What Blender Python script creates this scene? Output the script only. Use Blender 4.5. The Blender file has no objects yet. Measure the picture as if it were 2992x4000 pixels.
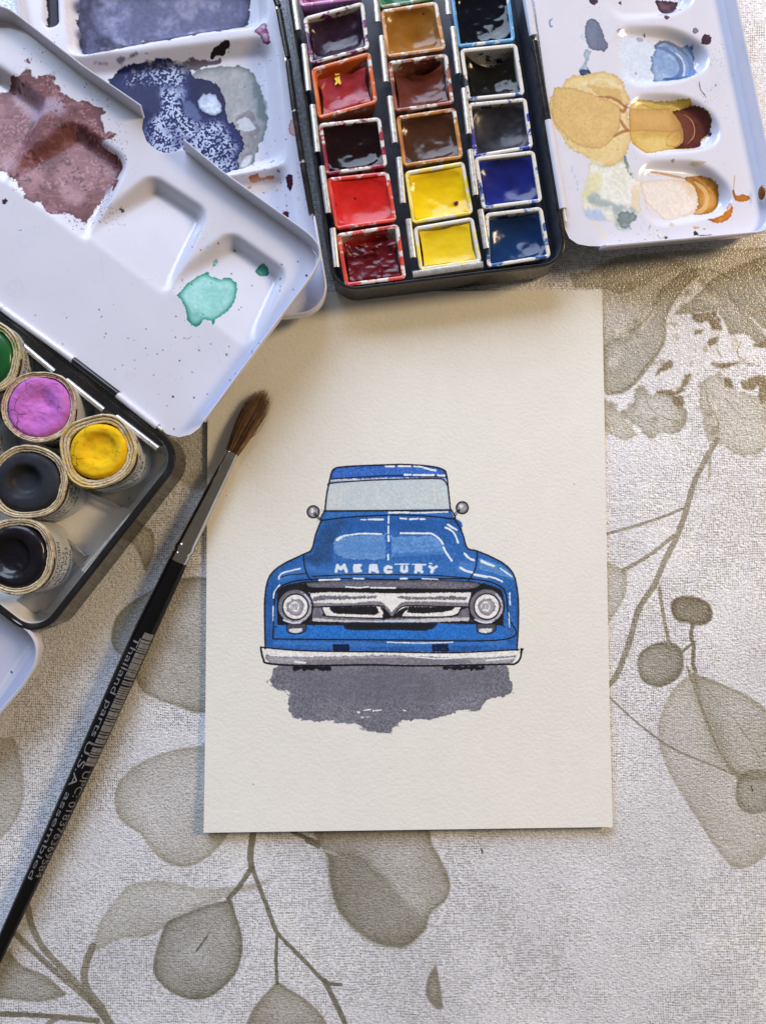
import bpy, bmesh, math, random
import numpy as np
from mathutils import Vector, Matrix

# ------------------------------------------------------------------ camera
S = bpy.context.scene
MM = 0.001
FPX, CX, CY, CAMD, TILT = 3127.0, 1496.0, 2000.0, 0.25, math.radians(2.7)
C_POS = np.array([0.0, -math.sin(TILT) * CAMD, math.cos(TILT) * CAMD])
C_F = np.array([0.0, math.sin(TILT), -math.cos(TILT)])
C_U = np.array([0.0, math.cos(TILT), math.sin(TILT)])
C_R = np.array([1.0, 0.0, 0.0])
cam_d = bpy.data.cameras.new("camera")
cam = bpy.data.objects.new("camera", cam_d)
S.collection.objects.link(cam)
cam.location = C_POS
cam.rotation_euler = (TILT, 0, 0)
cam_d.sensor_fit = 'VERTICAL'
cam_d.sensor_height = 24.0
cam_d.lens = 24.0 * FPX / 4000.0
cam_d.clip_start = 0.005
cam_d.clip_end = 50
S.camera = cam

# ------------------------------------------------------------------ light
W = bpy.data.worlds.new("World")
S.world = W
W.use_nodes = True
bg = W.node_tree.nodes["Background"]
bg.inputs[0].default_value = (1.0, 0.90, 0.76, 1)
bg.inputs[1].default_value = 0.125


def area(name, loc, target, sx, sy, col, power):
    d = bpy.data.lights.new(name, 'AREA')
    d.shape = 'RECTANGLE'
    d.size, d.size_y = sx, sy
    d.color = col
    d.energy = power
    o = bpy.data.objects.new(name, d)
    S.collection.objects.link(o)
    o.location = loc
    v = Vector(target) - Vector(loc)
    o.rotation_euler = v.to_track_quat('-Z', 'Y').to_euler()
    return o


# cool daylight from a window above the top edge, warm room lamp from the right
area("window_light", (-0.32, 1.05, 0.66), (0, 0, 0), 1.0, 0.8, (0.67, 0.79, 1.0), 22.0)
area("room_lamp", (0.80, 0.30, 0.60), (0, 0, 0), 0.22, 0.22, (1.0, 0.73, 0.42), 7.0)

S.view_settings.view_transform = 'Standard'
S.view_settings.look = 'None'
S.view_settings.exposure = 0.0
S.view_settings.gamma = 1.0
S.render.engine = 'CYCLES'
S.cycles.use_denoising = True
S.cycles.max_bounces = 8
S.cycles.sample_clamp_indirect = 4.0


# ------------------------------------------------------------------ geometry helpers
def ray(px, py):
    d = C_F + C_R * ((px - CX) / FPX) - C_U * ((py - CY) / FPX)
    return d


def P(px, py, z=0.0):
    """photo position -> point of the place at height z (mm) above the table"""
    d = ray(px, py)
    t = (z * MM - C_POS[2]) / d[2]
    return C_POS + d * t


class Plane:
    """a tilted flat sheet given by three photo positions with heights (mm)"""

    def __init__(self, a, b, c):
        p = [P(*q) for q in (a, b, c)]
        n = np.cross(p[1] - p[0], p[2] - p[0])
        n /= np.linalg.norm(n)
        if n[2] < 0:
            n = -n
        u = np.array([1.0, 0, 0]) - n * n[0]
        u /= np.linalg.norm(u)
        v = np.cross(n, u)
        self.o, self.n, self.u, self.v = p[0], n, u, v
        self.M = Matrix(((u[0], v[0], n[0], p[0][0]), (u[1], v[1], n[1], p[0][1]),
                         (u[2], v[2], n[2], p[0][2]), (0, 0, 0, 1)))

    def loc(self, px, py, h=0.0):
        """photo position -> sheet coordinates in mm (on the sheet raised by h mm)"""
        d = ray(px, py)
        o = self.o + self.n * (h * MM)
        t = np.dot(o - C_POS, self.n) / np.dot(d, self.n)
        q = C_POS + d * t - self.o
        return np.array([np.dot(q, self.u), np.dot(q, self.v)]) / MM

    def locs(self, pts, h=0.0):
        return np.array([self.loc(x, y, h) for x, y in pts])

    def world(self, u, v, h=0.0):
        return self.o + (self.u * u + self.v * v + self.n * h) * MM


def cv(ox, oy, s, *pts):
    return [(ox + x * s, oy + y * s) for x, y in pts]


def smooth(pts, closed=True, n=6):
    p = np.asarray(pts, float)
    m = len(p)
    out = []
    rng = range(m) if closed else range(m - 1)
    for i in rng:
        if closed:
            a, b, c, d = p[(i - 1) % m], p[i], p[(i + 1) % m], p[(i + 2) % m]
        else:
            a, b, c, d = p[max(i - 1, 0)], p[i], p[i + 1], p[min(i + 2, m - 1)]
        for k in range(n):
            t = k / n
            out.append(0.5 * ((2 * b) + (c - a) * t + (2 * a - 5 * b + 4 * c - d) * t * t + (3 * b - a - 3 * c + d) * t ** 3))
    if not closed:
        out.append(p[-1])
    return np.array(out)


def rounded(pts, radii, n=8, closed=True):
    """polygon with each corner rounded by its radius"""
    p = np.asarray(pts, float)
    m = len(p)
    out = []
    for i in range(m):
        r = radii[i] if hasattr(radii, '__len__') else radii
        if r <= 0 or (not closed and i in (0, m - 1)):
            out.append(p[i])
            continue
        a = p[(i - 1) % m] - p[i]
        b = p[(i + 1) % m] - p[i]
        la, lb = np.linalg.norm(a), np.linalg.norm(b)
        k = min(r, la * .49, lb * .49)
        p0, p3 = p[i] + a / la * k, p[i] + b / lb * k
        p1, p2 = p0 - a / la * k * .552, p3 - b / lb * k * .552
        for j in range(n + 1):
            t = j / n
            out.append((1 - t) ** 3 * p0 + 3 * (1 - t) ** 2 * t * p1 + 3 * (1 - t) * t * t * p2 + t ** 3 * p3)
    return np.array(out)


def ccw(p):
    p = np.asarray(p)
    x, y = p[:, 0], p[:, 1]
    a = np.sum(x * np.roll(y, -1) - np.roll(x, -1) * y)
    return p if a > 0 else p[::-1]


def normals2(p, closed):
    m = len(p)
    t = np.zeros_like(p)
    for i in range(m):
        if closed:
            a, b = p[i] - p[i - 1], p[(i + 1) % m] - p[i]
        else:
            a = p[i] - p[max(i - 1, 0)]
            b = p[min(i + 1, m - 1)] - p[i]
        la, lb = np.linalg.norm(a), np.linalg.norm(b)
        v = (a / la if la > 1e-9 else 0 * a) + (b / lb if lb > 1e-9 else 0 * b)
        t[i] = v / max(np.linalg.norm(v), 1e-9)
    return np.stack([t[:, 1], -t[:, 0]], 1)


class MB:
    """collects vertices and faces in metres"""

    def __init__(self):
        self.v, self.f, self.mi, self.uv = [], [], [], {}

    def add(self, verts, faces, mi=0):
        b = len(self.v)
        self.v.extend([tuple(float(c) for c in x) for x in verts])
        self.f.extend([tuple(b + i for i in q) for q in faces])
        self.mi.extend([mi] * len(faces))
        return b

    def sweep(self, path, prof, closed=True, cap=True, mi=0, floor=False, nrm=None):
        """path: Nx2 mm (ccw), prof: (offset outward, height) in mm"""
        p = np.asarray(path, float)
        nn = normals2(p, closed) if nrm is None else nrm
        k = len(prof)
        vs = []
        for i in range(len(p)):
            for (o, h) in prof:
                q = p[i] + nn[i] * o
                vs.append((q[0] * MM, q[1] * MM, h * MM))
        fs = []
        m = len(p)
        for i in range(m if closed else m - 1):
            j = (i + 1) % m
            for a in range(k - 1):
                fs.append((i * k + a, j * k + a, j * k + a + 1, i * k + a + 1))
        if not closed and cap:
            fs.append(tuple(range(k)))
            fs.append(tuple((m - 1) * k + a for a in reversed(range(k))))
        if floor:
            fs.append(tuple(i * k + k - 1 for i in range(m)))
        self.add(vs, fs, mi)

    def rings(self, rings, closed_ends=(False, False), mi=0):
        k = len(rings[0])
        vs = [q for r in rings for q in r]
        fs = []
        for i in range(len(rings) - 1):
            for a in range(k):
                b = (a + 1) % k
                fs.append((i * k + a, i * k + b, (i + 1) * k + b, (i + 1) * k + a))
        if closed_ends[0]:
            fs.append(tuple(reversed(range(k))))
        if closed_ends[1]:
            fs.append(tuple((len(rings) - 1) * k + a for a in range(k)))
        self.add(vs, fs, mi)

    def tube(self, pts, rad, n=12, caps=True, mi=0, squash=1.0):
        """pts in metres (world), rad in mm (number or list)"""
        p = [np.asarray(q, float) for q in pts]
        rs = rad if hasattr(rad, '__len__') else [rad] * len(p)
        rings = []
        for i in range(len(p)):
            t = p[min(i + 1, len(p) - 1)] - p[max(i - 1, 0)]
            t /= np.linalg.norm(t)
            up = np.array([0, 0, 1.0])
            if abs(t[2]) > .9:
                up = np.array([0, 1.0, 0])
            s = np.cross(t, up)
            s /= np.linalg.norm(s)
            w = np.cross(s, t)
            rings.append([p[i] + (s * math.cos(a) + w * math.sin(a) * squash) * rs[i] * MM for a in np.linspace(0, 2 * math.pi, n, endpoint=False)])
        self.rings(rings, (caps, caps), mi)

    def build(self, name, mats, parent=None, matrix=None, sharp=40, flat=False):
        me = bpy.data.meshes.new(name)
        me.from_pydata(self.v, [], self.f)
        for m in (mats if isinstance(mats, (list, tuple)) else [mats]):
            me.materials.append(m)
        me.polygons.foreach_set("material_index", self.mi)
        bm = bmesh.new()
        bm.from_mesh(me)
        bmesh.ops.recalc_face_normals(bm, faces=bm.faces)
        bm.to_mesh(me)
        bm.free()
        if not flat:
            me.polygons.foreach_set("use_smooth", [True] * len(me.polygons))
            me.set_sharp_from_angle(angle=math.radians(sharp))
        o = bpy.data.objects.new(name, me)
        S.collection.objects.link(o)
        if parent is not None:
            o.parent = parent
        if matrix is not None:
            o.matrix_local = matrix
        return o


def tag(o, label=None, cat=None, group=None, kind=None):
    if label:
        o['label'] = label
    if cat:
        o['category'] = cat
    if group:
        o['group'] = group
    if kind:
        o['kind'] = kind
    return o


def empty(name, loc, label, cat, group=None):
    o = bpy.data.objects.new(name, None)
    o.empty_display_size = 0.01
    S.collection.objects.link(o)
    o.location = loc
    return tag(o, label, cat, group)


def under(root):
    """local matrix that keeps world coordinates for a child of an unrotated empty"""
    return Matrix.Translation(-Vector(root.location))


# ------------------------------------------------------------------ drawing canvas (numpy, flat print and dried paint)
def blur1(a, r):
    r = int(r)
    if r < 1:
        return a
    for ax in (0, 1):
        pad = [(0, 0), (0, 0)]
        pad[ax] = (r + 1, r)
        c = np.cumsum(np.pad(a, pad, mode='edge'), axis=ax, dtype=np.float64)
        n = a.shape[ax]
        k = 2 * r + 1
        if ax == 0:
            a = ((c[k:k + n] - c[0:n]) / k).astype(np.float32)
        else:
            a = ((c[:, k:k + n] - c[:, 0:n]) / k).astype(np.float32)
    return a


def blur(a, r, n=2):
    for _ in range(n):
        a = blur1(a, max(1, round(r)))
    return a


def vnoise(h, w, sx, sy, rng):
    gh, gw = int(h / sy) + 3, int(w / sx) + 3
    g = rng.random((gh, gw)).astype(np.float32)
    y, x = np.arange(h) / sy, np.arange(w) / sx
    iy, ix = y.astype(int), x.astype(int)
    fy, fx = (y - iy), (x - ix)
    fy, fx = (fy * fy * (3 - 2 * fy)).astype(np.float32)[:, None], (fx * fx * (3 - 2 * fx)).astype(np.float32)[None]
    t = g[iy] * (1 - fy) + g[iy + 1] * fy
    return t[:, ix] * (1 - fx) + t[:, ix + 1] * fx


def fbm(h, w, s, seed, oct=4, aspect=1.0):
    rng = np.random.default_rng(seed)
    a, t, o = 1.0, 0.0, np.zeros((h, w), np.float32)
    for _ in range(oct):
        o += a * vnoise(h, w, max(s * aspect, 1.0), max(s, 1.0), rng)
        t += a
        a *= .55
        s *= .5
    return o / t


def gnoise(h, w, r, seed):
    """even grained noise without grid direction, about uniform in 0..1"""
    g = np.random.default_rng(seed).standard_normal((h, w)).astype(np.float32)
    g = blur(g, max(1, r), 3 if r >= 1 else 1)
    return .5 + .5 * np.tanh(g / (g.std() + 1e-9) * .9)


def sstep(a, lo, hi):
    t = np.clip((a - lo) / (hi - lo), 0, 1)
    return t * t * (3 - 2 * t)


def lin(c):
    c = np.asarray(c, float) / 255.0
    return np.where(c <= .04045, c / 12.92, ((c + .055) / 1.055) ** 2.4)


def srgb(l):
    l = np.clip(np.asarray(l, float), 0, 1)
    return np.where(l <= .0031308, l * 12.92, 1.055 * l ** (1 / 2.4) - .055) * 255


WHITE = (216, 212, 206)   # how the white card looks in the photograph's light


def alb(c, white=WHITE, ref=.80):
    """colour as it looks in the photograph's light -> the colour of the stuff itself (0..1, sRGB coded)"""
    return srgb(lin(c) / lin(white) * ref) / 255.0


def albl(c, white=WHITE, ref=.80):
    return tuple(np.clip(lin(c) / lin(white) * ref, 0, 1)) + (1.0,)


class Canvas:
    def __init__(self, plane, lo, hi, res, base, rough=.5, conv=None):
        self.pl, self.lo, self.res = plane, np.asarray(lo, float), res
        self.hi = np.asarray(hi, float)
        self.w, self.h = int((hi[0] - lo[0]) * res), int((hi[1] - lo[1]) * res)
        self.conv = conv or (lambda c: alb(c))
        self.rgb = np.empty((self.h, self.w, 3), np.float32)
        self.rgb[:] = self.conv(base)
        self.ro = np.full((self.h, self.w), rough, np.float32)
        self.seed = 1
        self.gk = 1.0

    def px(self, pts, h=0.0):
        return (self.pl.locs(pts, h) - self.lo) * self.res

    def win(self, x0, y0, x1, y1):
        x0, y0 = max(0, int(x0)), max(0, int(y0))
        x1, y1 = min(self.w, int(x1) + 1), min(self.h, int(y1) + 1)
        return None if x1 <= x0 or y1 <= y0 else (slice(y0, y1), slice(x0, x1))

    def fill(self, q, win):
        """anti-aliased polygon coverage inside a window"""
        ys, xs = win
        H, Wd = ys.stop - ys.start, xs.stop - xs.start
        p = np.asarray(q) - (xs.start, ys.start)
        a, b = p, np.roll(p, -1, 0)
        out = np.zeros((H, Wd + 2), np.float32)
        SS = 3
        for r in range(H * SS):
            y = (r + .5) / SS
            m = (a[:, 1] <= y) != (b[:, 1] <= y)
            if not m.any():
                continue
            A, B = a[m], b[m]
            x = np.sort(A[:, 0] + (y - A[:, 1]) / (B[:, 1] - A[:, 1]) * (B[:, 0] - A[:, 0]))
            row = out[r // SS]
            for s, e in zip(x[0::2], x[1::2]):
                s, e = max(0.0, s), min(float(Wd), e)
                if e <= s:
                    continue
                i, j = int(s), int(e)
                if i == j:
                    row[i] += (e - s) / SS
                else:
                    row[i] += (i + 1 - s) / SS
                    if j > i + 1:
                        row[i + 1:j] += 1 / SS
                    row[j] += (e - j) / SS
        return np.clip(out[:, :Wd], 0, 1)

    def mask(self, pts, rag=0.0, soft=0.0, sm=True, h=0.0, amp=1.0, nscale=2.5):
        q = self.px(pts, h)
        if sm:
            # keep real corners: a doubled point stops the curve from swinging past it
            e = []
            for i in range(len(q)):
                u_, v_ = q[i] - q[i - 1], q[(i + 1) % len(q)] - q[i]
                c_ = float(u_ @ v_) / max(1e-9, float(np.hypot(*u_) * np.hypot(*v_)))
                e += [q[i], q[i]] if c_ < .5 else [q[i]]
            q = smooth(np.array(e), True, 6)
        mg = 4 + (rag + soft) * self.res * 3
        w = self.win(q[:, 0].min() - mg, q[:, 1].min() - mg, q[:, 0].max() + mg, q[:, 1].max() + mg)
        if w is None:
            return None, None
        m = self.fill(q, w)
        self.seed += 1
        if rag > 0:
            r = rag * self.res
            b = blur(m, r, 2)
            n = fbm(*m.shape, max(2.0, r * nscale), self.seed, 4) - .5
            m = sstep(b + n * 1.3 * amp, .40, .60)
        if soft > 0:
            m = blur(m, soft * self.res, 2)
        return w, m

    def put(self, w, m, col, rough=None):
        if w is None:
            return
        m3 = m[..., None]
        self.rgb[w] = self.rgb[w] * (1 - m3) + col * m3
        if rough is not None:
            self.ro[w] = self.ro[w] * (1 - m) + rough * m

    def wash(self, pts, fill, edge=None, a=1.0, rag=.35, soft=0.0, grain=.12, gs=.5, ew=.6, ek=1.0, rough=None, sm=True, mottle=None, ms=4.0, h=0.0, amp=1.0):
        w, m = self.mask(pts, rag, soft, sm, h, amp)
        if w is None:
            return None
        col = np.broadcast_to(self.conv(fill).astype(np.float32), m.shape + (3,)).copy()
        if mottle is not None:
            k = sstep(fbm(*m.shape, ms * self.res, self.seed + 77, 5), .38, .66)[..., None]
            col = col * (1 - k) + self.conv(mottle) * k
        if edge is not None:
            b = blur(m, ew * self.res, 2)
            e = np.clip((1 - b) * 1.9, 0, 1)[..., None] ** 1.3 * ek
            e = np.clip(e, 0, 1)
            col = col * (1 - e) + self.conv(edge) * e
        if grain:
            g = gnoise(*m.shape, gs * self.res * (.4 if self.gk < .9 else .3), self.seed + 31)[..., None] * .6 - .3
            col = np.clip(col * (1 + grain * self.gk * 2 * g), 0, 1)
        self.put(w, m * a, col, rough)
        return w, m

    def line(self, pts, width, col, a=1.0, sm=False, rough=None, jit=0.0, taper=False, n=6, h=0.0):
        """stroke, width in mm"""
        q = self.px(pts, h)
        if sm and len(q) > 2:
            q = smooth(q, False, n)
        R = width * self.res / 2
        mg = R + 3
        w = self.win(q[:, 0].min() - mg, q[:, 1].min() - mg, q[:, 0].max() + mg, q[:, 1].max() + mg)
        if w is None:
            return
        ys, xs = w
        H, Wd = ys.stop - ys.start, xs.stop - xs.start
        d = np.full((H, Wd), 1e9, np.float32)
        N = len(q) - 1
        for i in range(max(N, 1)):
            A, B = q[i] - (xs.start, ys.start), q[min(i + 1, N)] - (xs.start, ys.start)
            k = self.win2(A, B, mg, H, Wd)
            if k is None:
                continue
            yy, xx = np.mgrid[k[0], k[1]].astype(np.float32)
            yy += .5
            xx += .5
            ab = B - A
            L = float(ab @ ab)
            t = np.clip(((xx - A[0]) * ab[0] + (yy - A[1]) * ab[1]) / L, 0, 1) if L > 1e-9 else np.zeros_like(xx)
            dd = np.hypot(xx - A[0] - t * ab[0], yy - A[1] - t * ab[1])
            if taper:
                s = (i + t) / max(N, 1)
                dd = dd + R * (1 - np.clip(np.minimum(s, 1 - s) * 4 + .25, 0, 1))
            d[k] = np.minimum(d[k], dd)
        if jit:
            self.seed += 1
            d = d + (fbm(H, Wd, 3 + R, self.seed, 3) - .5) * jit * self.res
        self.put(w, np.clip(R - d + .5, 0, 1) * a, self.conv(col), rough)

    @staticmethod
    def win2(A, B, mg, H, Wd):
        x0, x1 = max(0, int(min(A[0], B[0]) - mg)), min(Wd, int(max(A[0], B[0]) + mg) + 1)
        y0, y1 = max(0, int(min(A[1], B[1]) - mg)), min(H, int(max(A[1], B[1]) + mg) + 1)
        return None if x1 <= x0 or y1 <= y0 else (slice(y0, y1), slice(x0, x1))

    def dots(self, pts, col, rough=None):
        for (x, y, r) in pts:
            self.line([(x, y), (x + r * .3, y + r * .2)], r * 2 * .08, col, rough=rough, jit=.12)

    def specks(self, region, n, rr, col, seed, a=1.0):
        """scattered tiny dots inside a photo rectangle, radius range in mm"""
        rg = random.Random(seed)
        x0, y0, x1, y1 = region
        for _ in range(n):
            x, y = rg.uniform(x0, x1), rg.uniform(y0, y1)
            r = rr[0] + (rr[1] - rr[0]) * rg.random() ** 2.5
            self.line([(x, y), (x + rg.uniform(-1, 1) * 10 * r, y + rg.uniform(-1, 1) * 10 * r)], r * 2, col, a)

    def image(self, name):
        im = bpy.data.images.new(name, self.w, self.h, alpha=True, float_buffer=False)
        im.alpha_mode = 'CHANNEL_PACKED'
        buf = np.empty((self.h, self.w, 4), np.float32)
        buf[..., :3] = np.clip(self.rgb, 0, 1)
        buf[..., 3] = np.clip(self.ro, 0.02, 1)
        im.pixels.foreach_set(buf.ravel())
        im.update()
        im.pack()
        return im

    def uv(self, me, Minv=None):
        """flat mapping of the sheet's own coordinates"""
        co = np.empty(len(me.vertices) * 3, np.float32)
        me.vertices.foreach_get("co", co)
        co = co.reshape(-1, 3)
        li = np.empty(len(me.loops), np.int32)
        me.loops.foreach_get("vertex_index", li)
        uv = (co[li, :2] / MM - self.lo) / (np.array([self.w, self.h]) / self.res)
        lay = me.uv_layers.new(name="UVMap")
        lay.data.foreach_set("uv", uv.astype(np.float32).ravel())


# ------------------------------------------------------------------ materials
def new_mat(name):
    m = bpy.data.materials.new(name)
    m.use_nodes = True
    nt = m.node_tree
    b = nt.nodes["Principled BSDF"]
    return m, nt, b


def nd(nt, typ, **kw):
    n = nt.nodes.new(typ)
    for k, v in kw.items():
        if hasattr(n, k):
            setattr(n, k, v)
        else:
            n.inputs[k].default_value = v
    return n


def coords(nt, space="Object"):
    return nt.nodes.new("ShaderNodeTexCoord").outputs[space]


def noise(nt, vec, scale, detail=4, rough=.55, dist=0.0):
    n = nd(nt, "ShaderNodeTexNoise")
    n.inputs["Scale"].default_value = scale
    n.inputs["Detail"].default_value = detail
    n.inputs["Roughness"].default_value = rough
    n.inputs["Distortion"].default_value = dist
    nt.links.new(vec, n.inputs["Vector"])
    return n.outputs["Fac"]


def ramp(nt, fac, stops):
    r = nd(nt, "ShaderNodeValToRGB")
    e = r.color_ramp.elements
    while len(e) < len(stops):
        e.new(.5)
    for k, (p, c) in zip(e, stops):
        k.position = p
        k.color = c if hasattr(c, '__len__') else (c, c, c, 1)
    nt.links.new(fac, r.inputs[0])
    return r.outputs[0]


def mix(nt, fac, a, b, mode='MIX'):
    m = nd(nt, "ShaderNodeMix", data_type='RGBA', blend_type=mode)
    for s, v in ((0, fac), (6, a), (7, b)):
        if hasattr(v, 'is_output'):
            nt.links.new(v, m.inputs[s])
        else:
            m.inputs[s].default_value = v
    return m.outputs[2]


def bump(nt, b, h, strength, dist_mm, prev=None):
    n = nd(nt, "ShaderNodeBump")
    n.inputs["Strength"].default_value = strength
    n.inputs["Distance"].default_value = dist_mm * MM
    nt.links.new(h, n.inputs["Height"])
    if prev is not None:
        nt.links.new(prev, n.inputs["Normal"])
    nt.links.new(n.outputs[0], b.inputs["Normal"])
    return n.outputs[0]


def simple(name, col, rough=.4, metal=0.0, coat=0.0, var=.12, vs=250, spec=.5, bmp=0.0, bs=400, rvar=.08):
    m, nt, b = new_mat(name)
    v = coords(nt)
    f = noise(nt, v, vs, 5)
    c = np.array(col[:3])
    nt.links.new(ramp(nt, f, [(.3, tuple(c * (1 - var)) + (1,)), (.7, tuple(np.clip(c * (1 + var), 0, 1)) + (1,))]), b.inputs["Base Color"])
    nt.links.new(ramp(nt, noise(nt, v, vs * 1.7, 4), [(.3, max(.02, rough - rvar)), (.7, rough + rvar)]), b.inputs["Roughness"])
    b.inputs["Metallic"].default_value = metal
    b.inputs["Coat Weight"].default_value = coat
    b.inputs["Coat Roughness"].default_value = .08
    b.inputs["Specular IOR Level"].default_value = spec
    if bmp:
        bump(nt, b, noise(nt, v, bs, 4), .6, bmp)
    return m


def image_mat(name, canvas, spec=.5, coat=0.0, bmp=0.0, bs=500, bdetail=4):
    m, nt, b = new_mat(name)
    t = nd(nt, "ShaderNodeTexImage")
    t.image = canvas.image(name + "_print")
    t.interpolation = 'Linear'
    t.extension = 'EXTEND'
    nt.links.new(coords(nt, "UV"), t.inputs["Vector"])
    nt.links.new(t.outputs["Color"], b.inputs["Base Color"])
    nt.links.new(t.outputs["Alpha"], b.inputs["Roughness"])
    b.inputs["Specular IOR Level"].default_value = spec
    b.inputs["Coat Weight"].default_value = coat
    b.inputs["Coat Roughness"].default_value = .12
    if bmp:
        bump(nt, b, noise(nt, coords(nt), bs, bdetail, .6), .8, bmp)
    return m


M_BLACK = simple("black_enamel", (.012, .012, .014), .24, coat=.25, var=.3, bmp=.02, bs=900)
M_BLACK_IN = simple("black_tray", (.055, .064, .092), .34, coat=.3, var=.2)
M_WHITE = simple("white_enamel", albl((200, 200, 212), (214, 212, 208))[:3], .16, coat=.6, var=.03)
M_STEEL = simple("spring_steel", (.80, .80, .80), .33, metal=.8, var=.12, vs=500)
M_PLATE = simple("tin_plate", (.46, .46, .47), .34, metal=.7, var=.2)
M_CHROME = simple("nickel", (.62, .60, .575), .10, metal=1.0, var=.14, vs=160)

# ------------------------------------------------------------------ tablecloth
CLOTH = Plane((CX, CY, 0), (CX + 500, CY, 0), (CX, CY - 500, 0))
cl = Canvas(CLOTH, (-150, -185), (150, 205), 6.0, (187, 188, 194), .42, conv=lambda c: alb(c, (196, 195, 193), .94))
DARK, MID, LIGHT, PALE = (92, 88, 74), (116, 111, 97), (138, 134, 123), (148, 145, 137)
KX = (0, 2900, .9063)
QX = (1200, 2400, 1.0828)
NX = (2300, 900, .7231)


LEAFM = np.zeros((cl.h, cl.w), np.float32)


def leaf(tr, pts, col, edge=None, a=.92, soft=.12, rag=.0):
    w, m = cl.mask(cv(*tr, *pts), rag, soft)
    if w is None:
        return
    g = fbm(*m.shape, 90, cl.seed + 5, 3)
    c = cl.conv(col).astype(np.float32)
    b = blur(m, 8, 2)
    d = blur(m, 26, 2)
    k = np.clip(.50 + .6 * (g - .5) + .75 * np.clip(1 - b, 0, 1) + .34 * np.clip(1 - d, 0, 1), 0, 1)
    LEAFM[w] = np.maximum(LEAFM[w], m * a)
    cl.put(w, m * a * k, c)


# pale pieces first, dark over them
leaf(KX, [(880, 15), (760, 30), (620, 80), (530, 150), (497, 220), (505, 310), (550, 360), (610, 400), (660, 470), (720, 520), (790, 540), (860, 520), (930, 465), (985, 385), (1000, 200)], LIGHT)
leaf(KX, [(565, 612), (500, 680), (440, 760), (410, 850), (400, 900), (440, 890), (520, 850), (640, 835), (700, 800), (800, 740), (990, 660), (1110, 630), (1170, 590), (990, 625), (850, 630), (700, 600)], PALE)
leaf(KX, [(-40, -20), (60, -20), (95, 100), (100, 250), (60, 350), (0, 420), (-40, 430)], PALE)
leaf((0, 0, 1), [(800, 2255), (690, 2265), (583, 2310), (470, 2390), (437, 2470), (447, 2535), (500, 2585), (560, 2700), (680, 2755), (800, 2785), (900, 2700), (900, 2300)], MID)
leaf((0, 0, 1), [(600, 2080), (604, 2140), (590, 2190), (572, 2235), (545, 2170), (520, 2125), (480, 2110), (560, 2060)], MID)
leaf((0, 0, 1), [(700, 1660), (830, 1640), (830, 1900), (770, 1920), (690, 1860), (690, 1760)], LIGHT, soft=.8)
leaf(KX, [(1195, 1030), (1130, 1100), (1080, 1170), (1050, 1260), (1430, 1260), (1390, 1180), (1320, 1110), (1240, 1060)], MID)
leaf(QX, [(20, 780), (45, 830), (75, 880), (85, 980), (120, 1080), (200, 1160), (280, 1195), (350, 1200), (400, 1165), (430, 1130), (445, 1080), (500, 1030), (515, 970), (490, 900), (450, 830), (420, 770), (200, 740)], MID)
leaf(QX, [(60, 860), (85, 980), (120, 1080), (200, 1160), (280, 1195), (350, 1200), (400, 1165), (430, 1110), (360, 1050), (270, 940), (170, 860)], DARK, a=.55, soft=1.0)
leaf(QX, [(465, 1265), (440, 1300), (428, 1350), (435, 1390), (470, 1425), (490, 1420), (480, 1350)], MID)
leaf(QX, [(1390, 210), (1320, 270), (1270, 380), (1270, 470), (1300, 560), (1350, 650), (1420, 760), (1470, 840), (1530, 910), (1580, 915), (1640, 880), (1690, 800), (1690, 600), (1500, 530)], LIGHT)
leaf(QX, [(1385, 208), (1480, 245), (1580, 290), (1655, 345), (1690, 420), (1690, 600), (1560, 590), (1500, 530), (1450, 420), (1410, 310)], MID)
leaf(QX, [(1190, 185), (1200, 140), (1250, 105), (1310, 100), (1350, 130), (1355, 190), (1330, 235), (1270, 262), (1210, 240)], DARK)
leaf(QX, [(1545, 640), (1560, 580), (1620, 560), (1690, 580), (1690, 700), (1600, 720), (1555, 690)], DARK, a=.75)
leaf(NX, [(440, 2010), (480, 1980), (560, 1978), (640, 2010), (665, 2060), (655, 2110), (600, 2135), (540, 2120), (490, 2115), (450, 2080)], (82, 74, 58))
leaf(NX, [(60, 1770), (140, 1810), (205, 1840), (200, 1950), (160, 2040), (80, 2150), (40, 2150)], LIGHT)
leaf(NX, [(70, 180), (180, 140), (500, 110), (980, 90), (980, 420), (830, 440), (760, 370), (640, 340), (540, 190), (430, 280), (300, 480), (180, 560), (70, 620)], LIGHT)
leaf(NX, [(420, 470), (410, 600), (340, 720), (250, 830), (180, 880), (100, 890), (80, 850), (70, 620), (180, 560), (300, 480), (380, 330), (430, 280), (540, 190), (600, 240), (500, 330)], MID)
leaf(NX, [(250, 850), (300, 850), (330, 890), (400, 870), (470, 900), (520, 960), (525, 1030), (490, 1090), (440, 1100), (390, 1090), (340, 1130), (300, 1110), (260, 1060), (190, 1010), (170, 970), (240, 930)], MID, rag=.5)
leaf(NX, [(610, 820), (700, 760), (760, 830), (830, 880), (950, 900), (980, 1150), (880, 1220), (760, 1190), (700, 1150), (640, 1130), (610, 1010), (595, 900)], LIGHT, rag=.5)
leaf(NX, [(70, 900), (150, 960), (230, 1060), (250, 1110), (200, 1130), (120, 1100), (70, 1080)], LIGHT, rag=.6)
leaf(NX, [(750, 370), (830, 440), (980, 560), (980, 120), (700, 240), (600, 330), (440, 460), (690, 430), (730, 500), (760, 570), (840, 560), (930, 640), (980, 600), (860, 480)], MID, rag=.4)
leaf((0, 0, 1), [(2220, 1070), (2300, 1060), (2420, 1010), (2560, 1000), (2700, 1030), (2560, 1090), (2450, 1140), (2360, 1130), (2240, 1120)], MID, rag=.6, a=.7)
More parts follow.
